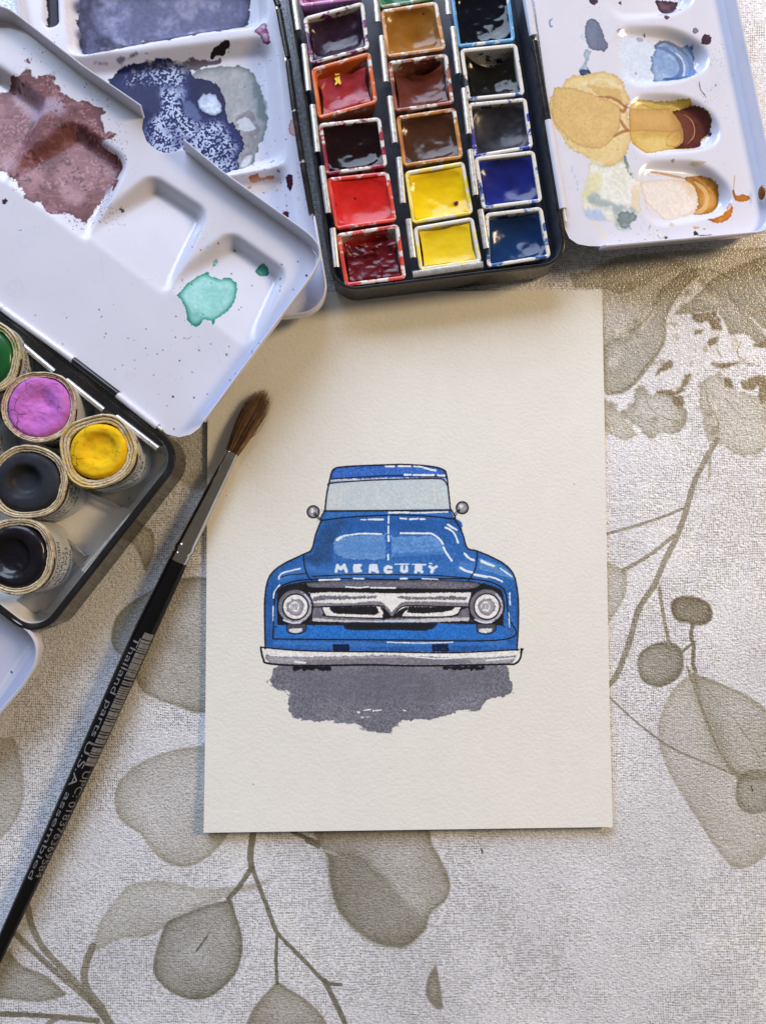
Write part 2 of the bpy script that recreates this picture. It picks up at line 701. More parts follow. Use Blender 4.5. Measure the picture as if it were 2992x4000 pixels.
for pts in ([(550, 440), (600, 450), (690, 430), (690, 470), (600, 500), (560, 480)], [(350, 800), (380, 740), (430, 702), (455, 712), (440, 750), (385, 765)],
            [(520, 780), (555, 770), (545, 815), (500, 850), (520, 865), (450, 895), (390, 885), (360, 870), (400, 860), (470, 870), (500, 830)],
            [(450, 900), (510, 890), (510, 950), (460, 950)], [(820, 815), (930, 778), (935, 830), (860, 865), (820, 850)],
            [(660, 715), (760, 715), (840, 695), (750, 740), (680, 740)], [(860, 620), (970, 600), (970, 640), (900, 630)], [(920, 800), (960, 780), (960, 900), (930, 940), (915, 900)],
            [(640, 480), (700, 470), (720, 540), (660, 530)], [(720, 800), (770, 800), (775, 850), (730, 850)], [(560, 535), (615, 535), (610, 560), (560, 560)], [(650, 590), (700, 570), (690, 600), (640, 640)]):
    leaf(NX, pts, (96, 84, 62), rag=.35, a=.9)
for pts in ([(110, 680), (160, 700), (150, 740), (100, 740)], [(130, 520), (200, 520), (210, 570), (140, 580)], [(340, 980), (385, 1010), (380, 1035), (335, 1000)], [(660, 930), (690, 920), (690, 1050), (670, 1040)], [(780, 585), (830, 600), (800, 660), (760, 650)], [(290, 440), (360, 400), (340, 480), (280, 545)]):
    leaf(NX, pts, (176, 172, 166), rag=.4, a=.9)
for tr, pts, wd, col in [
    (KX, [(1095, 370), (1080, 480), (1085, 545)], 2.0, DARK), (KX, [(1085, 540), (1040, 610), (985, 675)], 1.5, DARK),
    (KX, [(1090, 550), (1140, 680), (1180, 790), (1200, 830)], 1.3, DARK), (KX, [(1195, 830), (1190, 930), (1195, 1040)], 1.0, DARK),
    (KX, [(1200, 830), (1300, 930), (1400, 1030), (1470, 1045)], 1.2, DARK), (KX, [(1400, 1030), (1450, 1130), (1500, 1240)], 1.6, DARK),
    (KX, [(400, 880), (370, 960), (365, 1030), (390, 1090), (440, 1150), (480, 1240)], 2.2, MID),
    (KX, [(115, 690), (140, 800), (195, 900), (300, 1010), (420, 1150), (520, 1260)], 2.0, MID), (KX, [(60, 820), (130, 890), (250, 1000), (400, 1130), (470, 1230)], 1.8, MID),
    (KX, [(-40, 1172), (200, 1182), (420, 1205)], 1.5, DARK), (KX, [(180, 1240), (260, 1190), (420, 1200)], 1.4, MID),
    (QX, [(1075, 285), (1200, 400), (1330, 490), (1500, 560), (1565, 595)], .6, MID), (QX, [(1370, 190), (1430, 360), (1490, 500), (1555, 585)], .7, MID),
    (NX, [(690, 1130), (620, 1250), (560, 1380), (520, 1520), (470, 1660), (400, 1800), (350, 1920), (270, 2040), (220, 2212), (150, 2400), (80, 2480)], 1.8, MID),
    (NX, [(380, 1930), (400, 2080), (425, 2200), (440, 2300)], 1.1, MID), (NX, [(510, 1500), (350, 1565), (60, 1650)], .9, MID), (NX, [(455, 1650), (330, 1750), (180, 1840)], 1.2, MID),
    (NX, [(655, 1160), (648, 1330)], .9, LIGHT), (NX, [(560, 2125), (550, 2190), (565, 2250), (560, 2330), (575, 2380)], 1.2, DARK), (QX, [(1395, 100), (1350, 135)], .9, DARK),
    (QX, [(0, 815), (40, 835)], 1.6, DARK), (KX, [(1220, 360), (1290, 400), (1370, 430)], 1.2, DARK),
]:
    cl.line(cv(*tr, *pts), wd, col, .85, sm=True, jit=.35)
leaf(KX, [(-40, 950), (40, 895), (90, 960), (200, 1010), (290, 1090), (180, 1120), (0, 1105), (-40, 1100)], MID)
leaf(KX, [(1000, 680), (900, 700), (800, 740), (720, 780), (690, 850), (665, 930), (665, 1000), (700, 1050), (760, 1090), (830, 1110), (900, 1100), (970, 1050), (1020, 990), (1045, 900), (1040, 820), (1015, 740)], DARK)
cl.line(cv(*KX, (985, 690), (930, 770), (880, 850)), .7, (135, 130, 120), .7, sm=True, taper=True)
cl.line(cv(*KX, (900, 830), (840, 910)), .6, (70, 66, 56), .7, sm=True, taper=True)
cl.line(cv(*KX, (880, 160), (820, 210), (750, 250)), .6, (168, 166, 160), .8, sm=True, taper=True)
cl.line(cv(*QX, (300, 930), (350, 1000), (440, 1045)), 1.0, (165, 162, 158), .7, sm=True, taper=True, jit=.5)
cl.line(cv(*QX, (60, 850), (110, 868)), .8, (168, 166, 160), .8, taper=True, jit=.4)
for (x, y) in ((627, 845), (1600, 620)):
    cl.line(cv(*QX, (x, y), (x + 6, y + 18)), .35, (30, 28, 26))
def veins(tr, base, tip, n, spread, col, a=.35):
    """midrib with curved side veins, printed faintly"""
    (x0, y0), (x1, y1) = base, tip
    cl.line(cv(*tr, base, ((x0 + x1) / 2 + (y1 - y0) * .04, (y0 + y1) / 2 - (x1 - x0) * .04), tip), .45, col, a, sm=True, taper=True)
    for k in range(1, n + 1):
        t = k / (n + 1.2)
        bx, by = x0 + (x1 - x0) * t, y0 + (y1 - y0) * t
        L = spread * math.sin(math.pi * min(1, t * 1.05 + .12))
        for s_ in (1, -1):
            dx, dy = (x1 - x0) * .22 - s_ * (y1 - y0) * L, (y1 - y0) * .22 + s_ * (x1 - x0) * L
            cl.line(cv(*tr, (bx, by), (bx + dx * .55, by + dy * .45), (bx + dx, by + dy)), .28, col, a * .75, sm=True, taper=True)


veins(KX, (985, 690), (770, 1090), 5, .36, (128, 124, 112))
veins(KX, (960, 150), (560, 330), 4, .42, (166, 163, 155), .5)
veins(KX, (930, 400), (740, 520), 3, .3, (160, 157, 148), .4)
veins(QX, (50, 830), (430, 1130), 5, .34, (150, 146, 136), .45)
veins(QX, (1400, 230), (1660, 560), 4, .25, (104, 99, 86), .4)
veins(QX, (1400, 260), (1580, 890), 6, .25, (166, 162, 154), .45)
veins((0, 0, 1), (860, 2520), (450, 2480), 4, .35, (150, 146, 136), .4)
veins(KX, (1200, 1050), (1240, 1260), 3, .5, (146, 142, 131), .4)
veins(NX, (600, 230), (110, 870), 6, .2, (150, 144, 130), .35)
for pts, wd, col in (([(420, 300), (520, 230), (640, 210), (760, 260)], .8, (112, 104, 88)), ([(560, 190), (600, 260), (690, 330), (750, 380)], .6, (112, 104, 88)), ([(740, 300), (790, 400), (850, 470), (957, 560)], .9, (104, 94, 76)),
                     ([(180, 560), (260, 520), (330, 450), (380, 340)], .7, (112, 104, 88)), ([(120, 880), (220, 840), (300, 740), (380, 640), (410, 560)], .7, (104, 96, 80)), ([(210, 300), (250, 240), (330, 210)], .6, (168, 162, 150)),
                     ([(630, 840), (640, 930), (690, 1020), (700, 1110)], .6, (120, 113, 99)), ([(720, 900), (780, 960), (840, 1040)], .5, (120, 113, 99)), ([(300, 880), (330, 960), (400, 1010), (490, 1030)], .5, (110, 102, 86)), ([(260, 1000), (330, 1040), (360, 1090)], .4, (110, 102, 86)),
                     ([(860, 220), (900, 320), (957, 400)], .8, (168, 162, 150)), ([(470, 430), (540, 380), (640, 370), (720, 420)], .5, (160, 154, 142)), ([(820, 600), (800, 660), (850, 720), (930, 730)], .5, (104, 94, 76)), ([(700, 560), (690, 640), (720, 690)], .5, (120, 112, 96)),
                     ([(580, 600), (575, 690), (590, 780)], .5, (172, 168, 160)), ([(120, 600), (150, 660), (120, 720)], .6, (170, 165, 156))):
    cl.line(cv(*NX, *pts), wd, col, .55, sm=True, jit=.4, taper=True)
for k in range(60):
    rg = random.Random(900 + k)
    x, y = rg.uniform(80, 950), rg.uniform(250, 1120)
    r_ = rg.uniform(8, 34)
    leaf(NX, [(x + math.cos(t) * r_ * rg.uniform(.5, 1.3), y + math.sin(t) * r_ * rg.uniform(.4, 1.0)) for t in np.linspace(0, 6.28, 8, endpoint=False)], rg.choice([(170, 166, 157), (150, 144, 132), (118, 110, 94), (112, 103, 85)]), rag=.35, a=.5)
# woven dots showing where the print is thin
yy, xx = np.mgrid[0:cl.h, 0:cl.w].astype(np.float32) / cl.res
jx, jy = fbm(cl.h, cl.w, 40, 71, 2) - .5, fbm(cl.h, cl.w, 40, 72, 2) - .5
dot = np.cos((xx + 1.1 * jx) * 2 * math.pi / 1.32) * np.cos((yy + 1.1 * jy) * 2 * math.pi / 1.5)
dot = sstep(np.abs(dot) * (.70 + .6 * gnoise(cl.h, cl.w, 1, 73)), .62, .98)
zone = sstep(fbm(cl.h, cl.w, 130, 74, 4), .40, .58) * (1 - .8 * np.clip(blur(LEAFM, 3), 0, 1))
cl.rgb *= 1 - (.62 * dot * (.25 + .75 * zone))[..., None] * np.array([.92, .96, 1.05])
# worn tone
g = fbm(cl.h, cl.w, 160, 3, 4)[..., None]
cl.rgb *= (1 + .16 * (g - .5))

m_cloth, nt, b = new_mat("vinyl_cloth")
t = nd(nt, "ShaderNodeTexImage")
t.image = cl.image("leaf_print")
t.extension = 'EXTEND'
nt.links.new(coords(nt, "UV"), t.inputs["Vector"])
v = coords(nt)
mp = nd(nt, "ShaderNodeMapping")
mp.inputs["Scale"].default_value = (1380, 1560, 1380)
nt.links.new(v, mp.inputs["Vector"])
wn = nd(nt, "ShaderNodeTexNoise")
wn.inputs["Scale"].default_value = 1.0
wn.inputs["Detail"].default_value = 1.0
wn.inputs["Distortion"].default_value = .7
nt.links.new(mp.outputs[0], wn.inputs["Vector"])
worm = ramp(nt, wn.outputs["Fac"], [(.34, (.56, .555, .545, 1)), (.50, (.96, .96, .96, 1)), (.64, (1.1, 1.1, 1.1, 1))])
c1 = mix(nt, .55, t.outputs["Color"], worm, 'MULTIPLY')
nt.links.new(c1, b.inputs["Base Color"])
b.inputs["Roughness"].default_value = .30
b.inputs["Specular IOR Level"].default_value = .8
bump(nt, b, wn.outputs["Fac"], .9, .36)

mb = MB()
nx, ny = 60, 76
xs, ys = np.linspace(-190, 190, nx), np.linspace(-230, 260, ny)
zz = fbm(ny, nx, 14, 9, 3)
vs = [(x * MM, y * MM, (zz[j, i] - .62) * .9 * MM) for j, y in enumerate(ys) for i, x in enumerate(xs)]
fs = [(j * nx + i, j * nx + i + 1, (j + 1) * nx + i + 1, (j + 1) * nx + i) for j in range(ny - 1) for i in range(nx - 1)]
mb.add(vs, fs)
cloth = mb.build("tablecloth", m_cloth)
cl.uv(cloth.data)
tag(cloth, "grey vinyl tablecloth printed with taupe leaves and blossom", "tablecloth", kind="structure")

# ------------------------------------------------------------------ painted card
CZ = 1.5
CARD = Plane((CX, CY, CZ), (CX + 500, CY, CZ), (CX, CY - 500, CZ))
corn = CARD.locs([(816, 1140), (2351, 1135), (2388, 3225), (800, 3247)])
print("CARD mm", corn.round(1).tolist(), np.linalg.norm(corn[1] - corn[0]), np.linalg.norm(corn[2] - corn[3]), np.linalg.norm(corn[1] - corn[2]))
lo, hi = corn.min(0) - 2, corn.max(0) + 2
ca = Canvas(CARD, lo, hi, 8.0, (221, 216, 206), .75)
ca.gk = 1.0
ca.rgb *= 1 + .025 * (fbm(ca.h, ca.w, 30, 5, 4)[..., None] - .5)
T = (950, 1750, .6949)
U = (1150, 1780, .45317)
R_ = (1000, 2150, .64048)


def tw(tr, pts, *a, **k):
    return ca.wash(cv(*tr, *pts), *a, **k)


def tl(tr, pts, w, col=(24, 24, 28), sm=True, **k):
    ca.line(cv(*tr, *pts), w * (.78 if sum(col) < 120 else .74), col, sm=sm, jit=k.pop('jit', .12), **k)


BLUE, BLUE2, BLUED, BLUEL = (48, 100, 168), (34, 82, 148), (34, 68, 120), (104, 150, 202)
GREY, GREYD, GREYL, WH, BK = (112, 108, 118), (72, 70, 78), (160, 156, 160), (226, 222, 216), (28, 27, 30)
# wash under the truck
SHW = [(112, 715), (105, 745), (92, 770), (90, 800), (105, 830), (150, 850), (205, 860), (210, 885), (195, 920), (205, 985), (250, 1020), (330, 1035), (400, 1040), (440, 1035), (490, 1050), (560, 1050), (620, 1060), (655, 1065), (650, 1090), (700, 1100), (760, 1110), (825, 1112), (832, 1075), (865, 1070), (870, 1040), (960, 1030), (1060, 1030), (1120, 1015), (1190, 1000), (1235, 970), (1320, 980), (1370, 975), (1385, 930), (1420, 905), (1500, 890), (1560, 870), (1565, 810), (1550, 790), (1545, 740), (1530, 700), (800, 690), (250, 690)]
tw(R_, SHW, (110, 109, 118), (98, 97, 108), rag=.45, amp=.8, grain=.30, gs=.28, mottle=(122, 121, 129), ms=12, ew=.5, ek=.6)
tw(R_, [(240, 720), (800, 720), (1400, 720), (1450, 800), (1200, 900), (800, 930), (400, 900), (230, 820)], (98, 97, 107), a=.5, rag=1.5, soft=1.2)
for k in range(46):
    # bristle streaks where the wash was dragged
    rg = random.Random(300 + k)
    x, y = rg.uniform(130, 1480), rg.uniform(730, 1000)
    x = min(max(x, 240 + (y - 880) * 1.2), 1440 - max(0, y - 850) * 2)
    tl(R_, [(x, y), (x + rg.uniform(40, 130), y + rg.uniform(-6, 6))], rg.uniform(.3, 1.0), rg.choice([(98, 97, 107), (126, 124, 132), (118, 116, 125)]), jit=.5, a=.45, taper=True)
for k in range(60):
    rg = random.Random(700 + k)
    j = rg.randrange(3, 36)
    x, y = SHW[j]
    tl(R_, [(x - rg.uniform(0, 30), y - 8), (x + rg.uniform(-22, 22), y + rg.uniform(0, 9))], rg.uniform(.2, .5), (112, 111, 120), jit=.4, a=.7, taper=True)
for pts in ([(660, 975), (700, 968)], [(715, 978), (765, 972)], [(645, 1018), (690, 1015)], [(620, 985), (630, 988)], [(900, 975), (915, 978)]):
    tl(R_, pts, .5, WH, jit=.5)
# main body
BODY = [(440, 405), (410, 480), (385, 570), (340, 597), (230, 650), (165, 700), (135, 760), (122, 860), (122, 1000), (125, 1125), (300, 1138), (830, 1145), (1200, 1152), (1535, 1138), (1545, 1000), (1545, 860), (1535, 770), (1515, 705), (1470, 655), (1390, 610), (1310, 578), (1258, 560), (1232, 480), (1185, 395), (800, 370)]
tw(T, BODY, BLUE, BLUE2, rag=.10, grain=.28, gs=.25, mottle=(38, 86, 150), ms=9, ew=.8, ek=.5)
tw(T, [(250, 660), (600, 640), (1100, 640), (1400, 650), (1500, 760), (1300, 740), (800, 715), (300, 740), (160, 800)], (62, 116, 182), a=.45, rag=1.2, soft=1.0)
tw(T, [(140, 800), (180, 780), (165, 1000), (170, 1120), (130, 1120)], (38, 82, 146), a=.6, rag=.5, soft=.4)
tw(T, [(455, 352), (1165, 352), (1190, 398), (820, 380), (438, 408)], (52, 108, 178), BLUE2, rag=.1, grain=.22, gs=.25)
tw(T, [(480, 410), (420, 480), (395, 580), (350, 610), (380, 650), (500, 640), (505, 540), (560, 450), (600, 400)], BLUED, a=.55, rag=.5, soft=.5, grain=.3, mottle=(38, 60, 84))
tw(T, [(620, 392), (1150, 402), (1185, 480), (1120, 478), (900, 470), (640, 470), (560, 440)], BLUE2, a=.5, rag=.4, soft=.5)
# hood reflections
tw(T, [(550, 500), (795, 485), (800, 600), (780, 625), (600, 625), (530, 600), (505, 560), (515, 520)], (112, 152, 202), BLUEL, a=.8, rag=.25, grain=.22, gs=.25)
tw(T, [(560, 530), (795, 520), (795, 585), (600, 590), (560, 560)], (84, 132, 192), a=.7, rag=.3, soft=.3)
tw(T, [(835, 500), (1010, 495), (1100, 510), (1135, 570), (1120, 600), (850, 612), (835, 600)], (104, 150, 205), BLUEL, a=.8, rag=.25, grain=.2)
tw(T, [(840, 590), (1120, 585), (1130, 605), (850, 625)], BLUE, a=.6, rag=.3, soft=.2)
# fenders lighter bands
tw(T, [(1320, 620), (1430, 650), (1500, 700), (1525, 745), (1460, 720), (1330, 680)], (96, 146, 196), a=.75, rag=.3, grain=.2)
tw(T, [(1215, 640), (1300, 650), (1290, 700), (1200, 690)], (86, 132, 200), a=.6, rag=.4, soft=.3)
tw(T, [(200, 720), (320, 670), (340, 690), (230, 745), (205, 760)], (70, 120, 190), a=.7, rag=.3, soft=.2)
tw(T, [(345, 660), (520, 690), (800, 700), (760, 715), (500, 710), (360, 690)], (74, 120, 188), a=.6, rag=.3, soft=.2)
tw(T, [(170, 1085), (830, 1095), (1480, 1085), (1480, 1105), (830, 1115), (180, 1105)], (60, 118, 188), a=.7, rag=.2)
# roof and windscreen
tw(T, [(488, 178), (495, 140), (520, 113), (600, 103), (740, 97), (900, 93), (1050, 103), (1120, 120), (1142, 145), (1145, 175), (900, 165), (650, 170)], (58, 104, 184), (30, 70, 146), rag=.08, grain=.3, gs=.25, ew=.9, ek=.8)
tw(T, [(490, 175), (800, 155), (1140, 150), (1142, 168), (900, 165), (500, 178)], (26, 66, 140), a=.8, rag=.2)
tw(T, [(490, 186), (800, 172), (1140, 166), (1146, 190), (1100, 180), (700, 180), (520, 195), (482, 215)], (120, 150, 205), rag=.1)
GLASS = [(500, 198), (700, 182), (900, 176), (1090, 172), (1130, 182), (1146, 205), (1155, 280), (1163, 350), (800, 352), (460, 354), (468, 270), (482, 210)]
tw(T, GLASS, (188, 197, 200), (174, 187, 193), rag=.06, grain=.07, gs=.25, mottle=(193, 201, 203))
for x0, y0, x1, y1, wd in ((350, 310, 340, 440, .6), (405, 250, 393, 450, 1.1), (530, 320, 530, 405, .4), (612, 255, 612, 320, .7), (716, 262, 712, 405, .9), (965, 330, 965, 400, .3), (1138, 340, 1137, 402, .7), (1198, 245, 1210, 410, 1.0), (830, 390, 815, 415, .5)):
    tl(U, [(x0, y0), ((x0 + x1) / 2 + 3, (y0 + y1) / 2), (x1, y1)], wd, (205, 203, 196), taper=True, jit=.25)
# black and grey grille
tw(R_, [(130, 290), (140, 240), (180, 215), (300, 190), (500, 185), (830, 182), (1200, 182), (1380, 200), (1460, 225), (1505, 270), (1508, 460), (1340, 450), (820, 455), (330, 458), (130, 460)], BK, rag=.08, grain=.3)
tw(R_, [(280, 200), (500, 186), (830, 183), (1200, 186), (1380, 205), (1330, 235), (1200, 238), (830, 232), (450, 232), (330, 228)], GREY, GREYD, rag=.12, grain=.3, gs=.25)
tw(R_, [(330, 262), (480, 255), (830, 262), (1180, 258), (1310, 256), (1300, 345), (1240, 345), (930, 345), (830, 405), (740, 340), (340, 345)], WH, rag=.06, grain=.05)
tw(R_, [(345, 290), (400, 275), (560, 280), (730, 278), (740, 290), (600, 298), (450, 300), (350, 310)], GREY, rag=.2, grain=.2)
tw(R_, [(850, 275), (1000, 285), (1180, 280), (1290, 285), (1280, 305), (1100, 300), (930, 300), (870, 290)], GREY, rag=.2, grain=.2)
tw(R_, [(340, 318), (560, 322), (740, 310), (800, 345), (826, 378), (870, 335), (930, 312), (1290, 318), (1295, 342), (930, 338), (875, 360), (826, 404), (780, 350), (740, 338), (345, 344)], GREY, a=.9, rag=.1, grain=.2)
tw(R_, [(345, 345), (400, 345), (415, 385), (440, 402), (770, 412), (770, 430), (560, 440), (345, 420)], GREY, rag=.1, grain=.2)
tw(R_, [(880, 412), (1200, 405), (1240, 370), (1300, 345), (1300, 425), (900, 442), (780, 440), (780, 420)], GREY, rag=.1, grain=.2)
tw(R_, [(345, 412), (560, 425), (830, 425), (1300, 408), (1300, 430), (830, 442), (345, 432)], (196, 192, 192), rag=.15)
tw(R_, [(402, 345), (750, 338), (775, 380), (772, 412), (560, 410), (440, 400), (415, 375)], WH, rag=.05)
tw(R_, [(450, 345), (735, 340), (750, 375), (730, 392), (620, 390), (490, 385), (455, 365)], BK, rag=.08, grain=.25)
tw(R_, [(885, 405), (1190, 400), (1240, 360), (1255, 342), (960, 342), (920, 360)], WH, rag=.05)
tw(R_, [(930, 345), (1215, 342), (1190, 365), (1120, 378), (990, 385), (920, 380)], BK, rag=.08, grain=.25)
tw(R_, [(130, 455), (330, 455), (560, 458), (560, 445), (830, 438), (1120, 445), (1505, 460), (1530, 540), (830, 545), (110, 535)], (40, 108, 186), BLUE, rag=.08, grain=.24, gs=.25)
tw(R_, [(535, 455), (560, 438), (830, 440), (1110, 440), (1100, 460), (1070, 480), (1000, 490), (830, 486), (570, 485)], BK, (26, 40, 66), rag=.08)
# headlights
for cx, cy in ((240, 342), (1405, 340)):
    circ = lambda r, dx=0, dy=0, k=1.0: [(cx + dx + r * math.cos(a), cy + dy + r * k * math.sin(a)) for a in np.linspace(0, 2 * math.pi, 16, endpoint=False)]
    tw(R_, circ(108), GREY, GREYD, rag=.06, grain=.2)
    tw(R_, circ(96, 3, 4), (176, 172, 174), rag=.2)
    tw(R_, circ(92, -4, -3), GREY, rag=.2)
    tw(R_, circ(77, 2, 2), WH, rag=.04)
    tw(R_, circ(52, 0, 4), GREYL, GREY, rag=.3)
    tw(R_, circ(30, -4, 0), WH, rag=.4)
    for k in range(5):
        tl(R_, [(cx - 22 + 9 * k, cy - 16), (cx - 26 + 9 * k, cy + 18)], .3, GREY)
    tl(R_, circ(108) + circ(108)[:1], .55)
    tl(R_, circ(78, 2, 2) + circ(78, 2, 2)[:1], .5)
    tl(R_, [(cx - 70, cy + 82), (cx - 20, cy + 100), (cx + 30, cy + 98)], .7, (205, 212, 226))
    tl(R_, [(cx + 60, cy - 72), (cx + 90, cy - 30)], .7, (190, 200, 222))
for x in (190, 1345):
    tw(R_, [(x, 450), (x + 118, 450), (x + 112, 490), (x + 60, 508), (x + 8, 498)], GREYD, rag=.08)
    tw(R_, [(x + 12, 478), (x + 95, 474), (x + 90, 494), (x + 55, 504), (x + 14, 496)], (210, 208, 210), rag=.1)
    tl(R_, [(x, 450), (x + 6, 498), (x + 60, 510), (x + 112, 490), (x + 116, 450)], .4)
for x in (468, 1072):
    tw(R_, [(x, 572), (x + 100, 572), (x + 104, 618), (x + 2, 616)], (20, 32, 66), (14, 24, 48), rag=.06, sm=False)
# bumper
BUMP = [(30, 592), (300, 612), (830, 618), (1200, 622), (1600, 605), (1616, 600), (1612, 650), (1580, 690), (1500, 695), (1000, 704), (700, 698), (300, 702), (80, 690), (45, 660)]
tw(R_, BUMP, WH, rag=.04, sm=False)
tw(R_, [(60, 640), (300, 650), (830, 640), (1300, 655), (1585, 640), (1560, 680), (1450, 690), (1000, 698), (700, 692), (300, 696), (90, 684)], GREYL, GREY, rag=.25, grain=.25, gs=.25, a=.9)
tw(R_, [(300, 668), (830, 655), (1300, 665), (1280, 690), (800, 694), (320, 692)], GREY, a=.8, rag=.3, grain=.2)
tl(R_, [(240, 680), (300, 685)], .8, WH)
for x0, x1 in ((222, 460), (1135, 1396)):
    tw(R_, [(x0, 704), (x1, 706), (x1, 730), (x0 + 8, 730)], (22, 22, 28), sm=False)
# mirrors
for cx, cy, sx in ((163, 484, 1), (1446, 449, -1)):
    circ = [(cx + 52 * math.cos(a), cy + 52 * math.sin(a)) for a in np.linspace(0, 2 * math.pi, 14, endpoint=False)]
    tw(U, circ, GREYL, GREYD, rag=.1, grain=.2)
    tw(U, [(cx - 25, cy - 30), (cx + 10, cy - 35), (cx, cy), (cx - 15, cy + 10)], WH, rag=.3)
    tl(U, circ + circ[:1], .45)
for pts in ([(175, 490), (200, 520), (235, 550)], [(168, 500), (190, 530), (225, 556)], [(1425, 470), (1400, 500), (1378, 530)], [(1415, 465), (1388, 490), (1370, 515)]):
    tl(U, pts, .4)
# ink outlines
for pts, wd in (([(440, 405), (410, 480), (385, 570), (340, 597), (230, 650), (165, 700), (135, 760), (122, 860), (122, 1000), (125, 1128)], .55),
                ([(1185, 395), (1232, 480), (1258, 560), (1310, 578), (1390, 610), (1470, 655), (1515, 705), (1535, 770), (1545, 860), (1545, 1000), (1537, 1138)], .55),
                ([(460, 355), (470, 260), (485, 190), (497, 140), (520, 113), (600, 103), (740, 97), (900, 93), (1050, 103), (1120, 120), (1142, 150), (1155, 260), (1165, 352)], .6),
                ([(490, 176), (800, 155), (1000, 158), (1140, 164)], .35), ([(478, 212), (500, 197), (700, 182), (900, 175), (1090, 172), (1130, 184), (1147, 210)], .5),
                ([(455, 354), (800, 352), (1170, 348)], .6), ([(438, 408), (600, 388), (820, 378), (1000, 380), (1190, 400)], .5), ([(460, 355), (440, 385), (438, 420)], .5), ([(1168, 350), (1190, 380), (1188, 400)], .5),
                ([(340, 597), (345, 660), (360, 710), (388, 748)], .5), ([(1315, 578), (1310, 650), (1295, 700), (1262, 748)], .5),
                ([(388, 722), (600, 712), (830, 712), (1100, 718), (1290, 735)], .4)):
    tl(T, pts, wd)
for pts, wd in (([(105, 535), (110, 400), (115, 300), (130, 245), (170, 210), (290, 180), (560, 172), (830, 178), (1200, 172), (1380, 182), (1470, 210), (1520, 260), (1535, 400), (1533, 540), (830, 546), (105, 540)], .5),
                ([(150, 165), (200, 150), (300, 142)], .3), ([(340, 345), (740, 338), (780, 360), (826, 405), (880, 350), (960, 338), (1300, 345)], .5),
                ([(402, 345), (415, 382), (440, 402), (772, 414), (772, 395)], .45), ([(880, 405), (1190, 402), (1255, 345)], .45), ([(880, 405), (905, 370), (960, 342)], .45),
                ([(30, 592), (45, 660), (80, 690), (300, 702), (700, 698), (1000, 704), (1500, 695), (1580, 690), (1612, 650), (1616, 600)], .75),
                ([(30, 590), (300, 612), (830, 620), (1200, 624), (1600, 605)], .55), ([(300, 205), (330, 232), (450, 236), (830, 240), (1200, 244), (1330, 238), (1380, 208)], 1.1)):
    tl(R_, pts, wd)
# white gel highlights
for tr, pts, wd in [(U, [(785, 93), (860, 93)], .8), (U, [(895, 90), (1000, 92)], .8), (U, [(1030, 92), (1105, 98)], .7), (U, [(1115, 105), (1215, 128)], .8), (U, [(950, 165), (1000, 165)], .9), (U, [(1025, 168), (1200, 168)], .9), (U, [(1235, 170), (1290, 172)], .9),
                    (U, [(815, 492), (880, 490), (985, 490)], .8), (U, [(1000, 494), (1120, 492), (1200, 488), (1320, 485)], .6), (U, [(572, 552), (620, 552)], .5), (U, [(640, 550), (765, 550)], .8), (U, [(910, 540), (965, 544)], .7), (U, [(995, 548), (1065, 543)], .7), (U, [(1085, 546), (1125, 548)], .7),
                    (U, [(812, 520), (811, 580)], .7), (U, [(810, 605), (810, 670)], .7), (U, [(810, 690), (812, 735)], .8), (U, [(808, 855), (808, 895)], .7), (U, [(370, 725), (405, 700)], 1.1), (U, [(425, 690), (465, 686)], .8), (U, [(480, 682), (600, 672), (750, 675)], .7),
                    (U, [(915, 668), (1100, 670), (1180, 672), (1240, 710), (1280, 760)], .8), (U, [(1285, 790), (1310, 840), (1355, 905)], .8), (U, [(1320, 592), (1395, 640)], .9), (U, [(1300, 618), (1370, 660), (1410, 750)], .8), (U, [(1465, 842), (1500, 880), (1545, 900)], .9), (U, [(1430, 965), (1480, 995), (1530, 1005)], .9), (U, [(1550, 1025), (1655, 1045)], 1.0),
                    (U, [(1612, 905), (1660, 930)], 1.0), (U, [(868, 935), (990, 935)], .6), (U, [(1015, 936), (1130, 940)], .6), (U, [(1160, 928), (1185, 930)], .6), (U, [(215, 1072), (390, 1066)], .8), (U, [(510, 1058), (600, 1060)], .6), (U, [(915, 1060), (970, 1060)], .7), (U, [(1100, 1060), (1240, 1066)], .5),
                    (U, [(445, 1132), (560, 1138), (640, 1130)], .6), (U, [(660, 1138), (870, 1140)], .6), (R_, [(140, 175), (160, 140), (270, 110)], .6), (R_, [(108, 290), (115, 250), (145, 212)], .6), (R_, [(105, 430), (106, 340)], .5), (R_, [(1335, 148), (1440, 165), (1500, 190)], .7), (R_, [(1375, 70), (1450, 95)], .9), (R_, [(1490, 110), (1560, 160)], .6), (R_, [(1545, 260), (1548, 330)], .5), (R_, [(1540, 380), (1545, 470)], .4),
                    (R_, [(800, 560), (1000, 565), (1200, 560)], .5), (R_, [(900, 640), (1100, 660), (1300, 650)], .5), (R_, [(1400, 670), (1590, 655)], .5), (R_, [(100, 640), (300, 645)], .5)]:
    tl(tr, pts, wd, (224, 228, 236), jit=.3)
